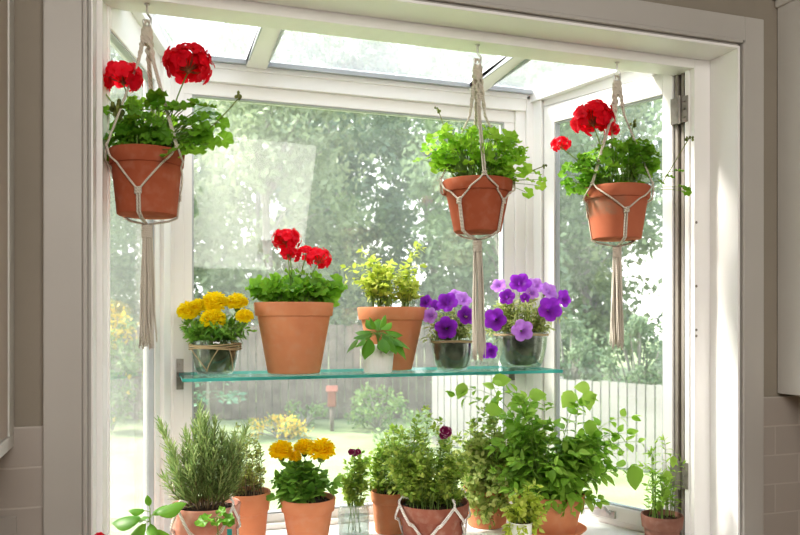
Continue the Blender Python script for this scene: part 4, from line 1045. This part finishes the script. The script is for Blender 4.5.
for (px, d, hh, cr, base, n, ls, mt, lab) in (
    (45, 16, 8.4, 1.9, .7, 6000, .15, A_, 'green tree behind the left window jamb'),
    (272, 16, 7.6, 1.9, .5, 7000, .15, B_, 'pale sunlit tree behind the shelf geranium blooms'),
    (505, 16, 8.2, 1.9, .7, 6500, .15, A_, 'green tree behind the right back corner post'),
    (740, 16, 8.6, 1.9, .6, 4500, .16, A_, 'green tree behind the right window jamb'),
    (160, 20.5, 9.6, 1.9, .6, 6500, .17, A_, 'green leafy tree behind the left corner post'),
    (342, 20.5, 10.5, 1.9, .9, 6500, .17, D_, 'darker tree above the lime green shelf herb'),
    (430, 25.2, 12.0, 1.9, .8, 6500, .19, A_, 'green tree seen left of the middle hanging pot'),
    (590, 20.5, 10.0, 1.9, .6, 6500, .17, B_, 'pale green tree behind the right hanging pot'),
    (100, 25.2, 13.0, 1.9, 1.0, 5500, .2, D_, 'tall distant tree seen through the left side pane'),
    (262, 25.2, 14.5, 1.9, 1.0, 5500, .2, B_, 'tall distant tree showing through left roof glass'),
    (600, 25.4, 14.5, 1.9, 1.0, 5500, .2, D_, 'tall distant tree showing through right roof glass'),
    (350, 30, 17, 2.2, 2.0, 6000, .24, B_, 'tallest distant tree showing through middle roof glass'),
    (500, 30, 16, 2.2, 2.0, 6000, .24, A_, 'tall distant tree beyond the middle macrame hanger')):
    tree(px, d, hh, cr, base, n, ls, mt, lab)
def shrub(px, d, hgt, cr, n, ls, mat, label, name='garden_shrub', cat='shrub', flower=None):
    g0 = gp(px, d); t = thing(name, g0, label, cat); fol = MB(); st = MB(); fl = MB()
    for k in range(n // 40):
        c = ellipsoid((0, 0, hgt * .52), (cr, cr * .8, hgt * .45)); st.tube(bez((0, 0, 0), (c[0] * .3, c[1] * .3, c[2] * .6), c, 4), .012, 4, cap=False)
        tone = U(-.3, .3)
        for _ in range(40):
            p_ = c + rdir() * cr * .35 * U(.2, 1)
            (fl if flower and U(0, 1) < (.7 if hgt < 1 else (.6 if p_[2] > hgt * .72 else .05)) else fol).place(T_quad, p_, rdir(), unit(rdir() + np.array([0, -.3, .7])), ls * U(.6, 1.3), min(1, max(0, .5 + tone + U(-.2, .2))))
    fol.build('leaves', mat, t, False); st.build('stems', M['bark'], t)
    if flower: fl.build('blossoms', flower, t, False)
shrub(112, 12.9, 2.15, .5, 2200, .10, M['shrub_leaf'], 'yellow flowering shrub seen through the left side pane', 'flowering_shrub', 'shrub', M['flower_yellow'])
shrub(280, 12.2, .30, .42, 900, .07, M['shrub_leaf'], 'low yellow flower clump at the foot of grey fence', 'flower_clump', 'flowers', M['flower_yellow'])
shrub(378, 13.1, .7, .5, 900, .08, M['shrub_leaf'], 'low green shrub at the fence right of the feeder post')
shrub(306, 13.5, .5, .35, 500, .07, M['shrub_leaf'], 'small green shrub at the fence left of the feeder post')
shrub(412, 11.0, .5, .5, 600, .08, M['shrub_leaf'], 'low shrub where grey and white fences meet')
shrub(166, 12.7, .6, .35, 500, .09, M['shrub_leaf'], 'dark low shrub at fence foot in the left side pane')
for px_, d_, lb in ((470, 13.2, 'bushy shrub behind the white fence at the back pane edge'), (566, 12.9, 'bushy shrub behind the white fence left in the hinged sash'), (640, 11.5, 'bushy shrub behind the white fence in the middle of hinged sash'), (726, 11.3, 'bushy shrub behind the white fence near the hinges')):
    shrub(px_, d_, 2.0, .52, 2400, .10, M['tree_leaf'], lb)
# small blue-green sapling in tiers
g0 = gp(208, 12.4); t = thing('garden_sapling', g0, 'small blue green sapling in front of the grey fence', 'tree'); fol = MB(); tk = MB(); tk.tube([(0, 0, 0), (0, 0, 1.5)], [.035, .012], 6)
for z, r_ in ((.62, .55), (.92, .48), (1.2, .34), (1.42, .2)):
    for k in range(130):
        a = U(0, 2 * pi); q = r_ * sqrt(U(.02, 1)); fol.place(T_quad, (q * cos(a), q * sin(a), z + U(-.06, .05) + .1 * (1 - q / r_)), unit((cos(a), sin(a), U(-.3, .3))), unit(rdir() + np.array([0, 0, 1.2])), .12 * U(.7, 1.2), U(.1, 1))
fol.build('leaves', M['conifer_leaf'], t, False); tk.build('trunk', M['bark'], t)
# feeder on a post
g0 = gp(332, 13.0); t = thing('bird_feeder', g0, 'reddish feeder on a pale post in front of grey fence', 'bird feeder'); mb = MB(); mb.tube([(0, 0, 0), (0, 0, .42)], .035, 8); mb.build('post', M['fence_grey'], t)
mb = MB(); mb.box(-.07, .07, -.07, .07, .42, .68); mb.build('feeder_box', M['rust'], t, False, .01)
mb = MB(); mb.hexa([(-.10, -.09), (.10, -.09), (.10, .09), (-.10, .09)], .68, [.69, .69, .69, .69]); mb.add([(-.10, -.09, .69), (.10, -.09, .69), (.10, .09, .69), (-.10, .09, .69), (-.10, 0, .78), (.10, 0, .78)], [(0, 1, 5, 4), (2, 3, 4, 5), (1, 2, 5), (3, 0, 4)]); mb.build('roof', M['rust'], t, False)

# ------------------------------------------------------------------ light, sky, camera
w = bpy.data.worlds.new('sky'); bpy.context.scene.world = w; w.use_nodes = True; nt = w.node_tree; nt.nodes.clear()
out = N(nt, 'ShaderNodeOutputWorld'); bg = N(nt, 'ShaderNodeBackground'); tc = N(nt, 'ShaderNodeTexCoord')
sx = N(nt, 'ShaderNodeSeparateXYZ'); L(nt, tc.outputs['Generated'], sx.inputs[0])
r = N(nt, 'ShaderNodeValToRGB'); e = r.color_ramp.elements
e[0].position = .0; e[0].color = (1, .98, .95, 1); e[1].position = .75; e[1].color = (.72, .84, 1, 1)
L(nt, sx.outputs['Z'], r.inputs['Fac']); L(nt, r.outputs['Color'], bg.inputs['Color'])
bg.inputs['Strength'].default_value = 2.3
L(nt, bg.outputs[0], out.inputs['Surface'])
sd = bpy.data.lights.new('sun', 'SUN'); sd.energy = 9.0; sd.angle = radians(11); sd.color = (1, .95, .86)
so = bpy.data.objects.new('sun', sd); C.objects.link(so)
so.rotation_euler = Vector((.62, -.38, -.78)).to_track_quat('-Z', 'Y').to_euler()
ad = bpy.data.lights.new('room_fill_light', 'AREA'); ad.energy = 52; ad.size = 1.6; ad.color = (1, .95, .88)  # added fill light behind the camera, brightens wall and pot fronts
ao = bpy.data.objects.new('room_fill_light', ad); C.objects.link(ao); ao.location = (.3, -.9, 2.6)
ao.rotation_euler = (Vector((.6, 1.7, 1.5)) - Vector(ao.location)).to_track_quat('-Z', 'Y').to_euler()

cd = bpy.data.cameras.new('camera'); cam = bpy.data.objects.new('camera', cd); C.objects.link(cam)
cam.location = (0, 0, EYE); cam.rotation_euler = (radians(90), 0, -YAW)
cd.sensor_width = 36; cd.lens = F / 800 * 36; cd.shift_y = (320 - 267.5) / 800; cd.clip_end = 200; cd.clip_start = .02
cd.dof.use_dof = True; cd.dof.focus_distance = 1.85; cd.dof.aperture_fstop = 7.0
sc = bpy.context.scene; sc.camera = cam
sc.view_settings.view_transform = 'Standard'; sc.view_settings.look = 'Medium High Contrast'; sc.view_settings.exposure = 0.18
sc.cycles.use_denoising = True; sc.cycles.max_bounces = 10; sc.cycles.transparent_max_bounces = 24; sc.cycles.caustics_reflective = False; sc.cycles.caustics_refractive = False
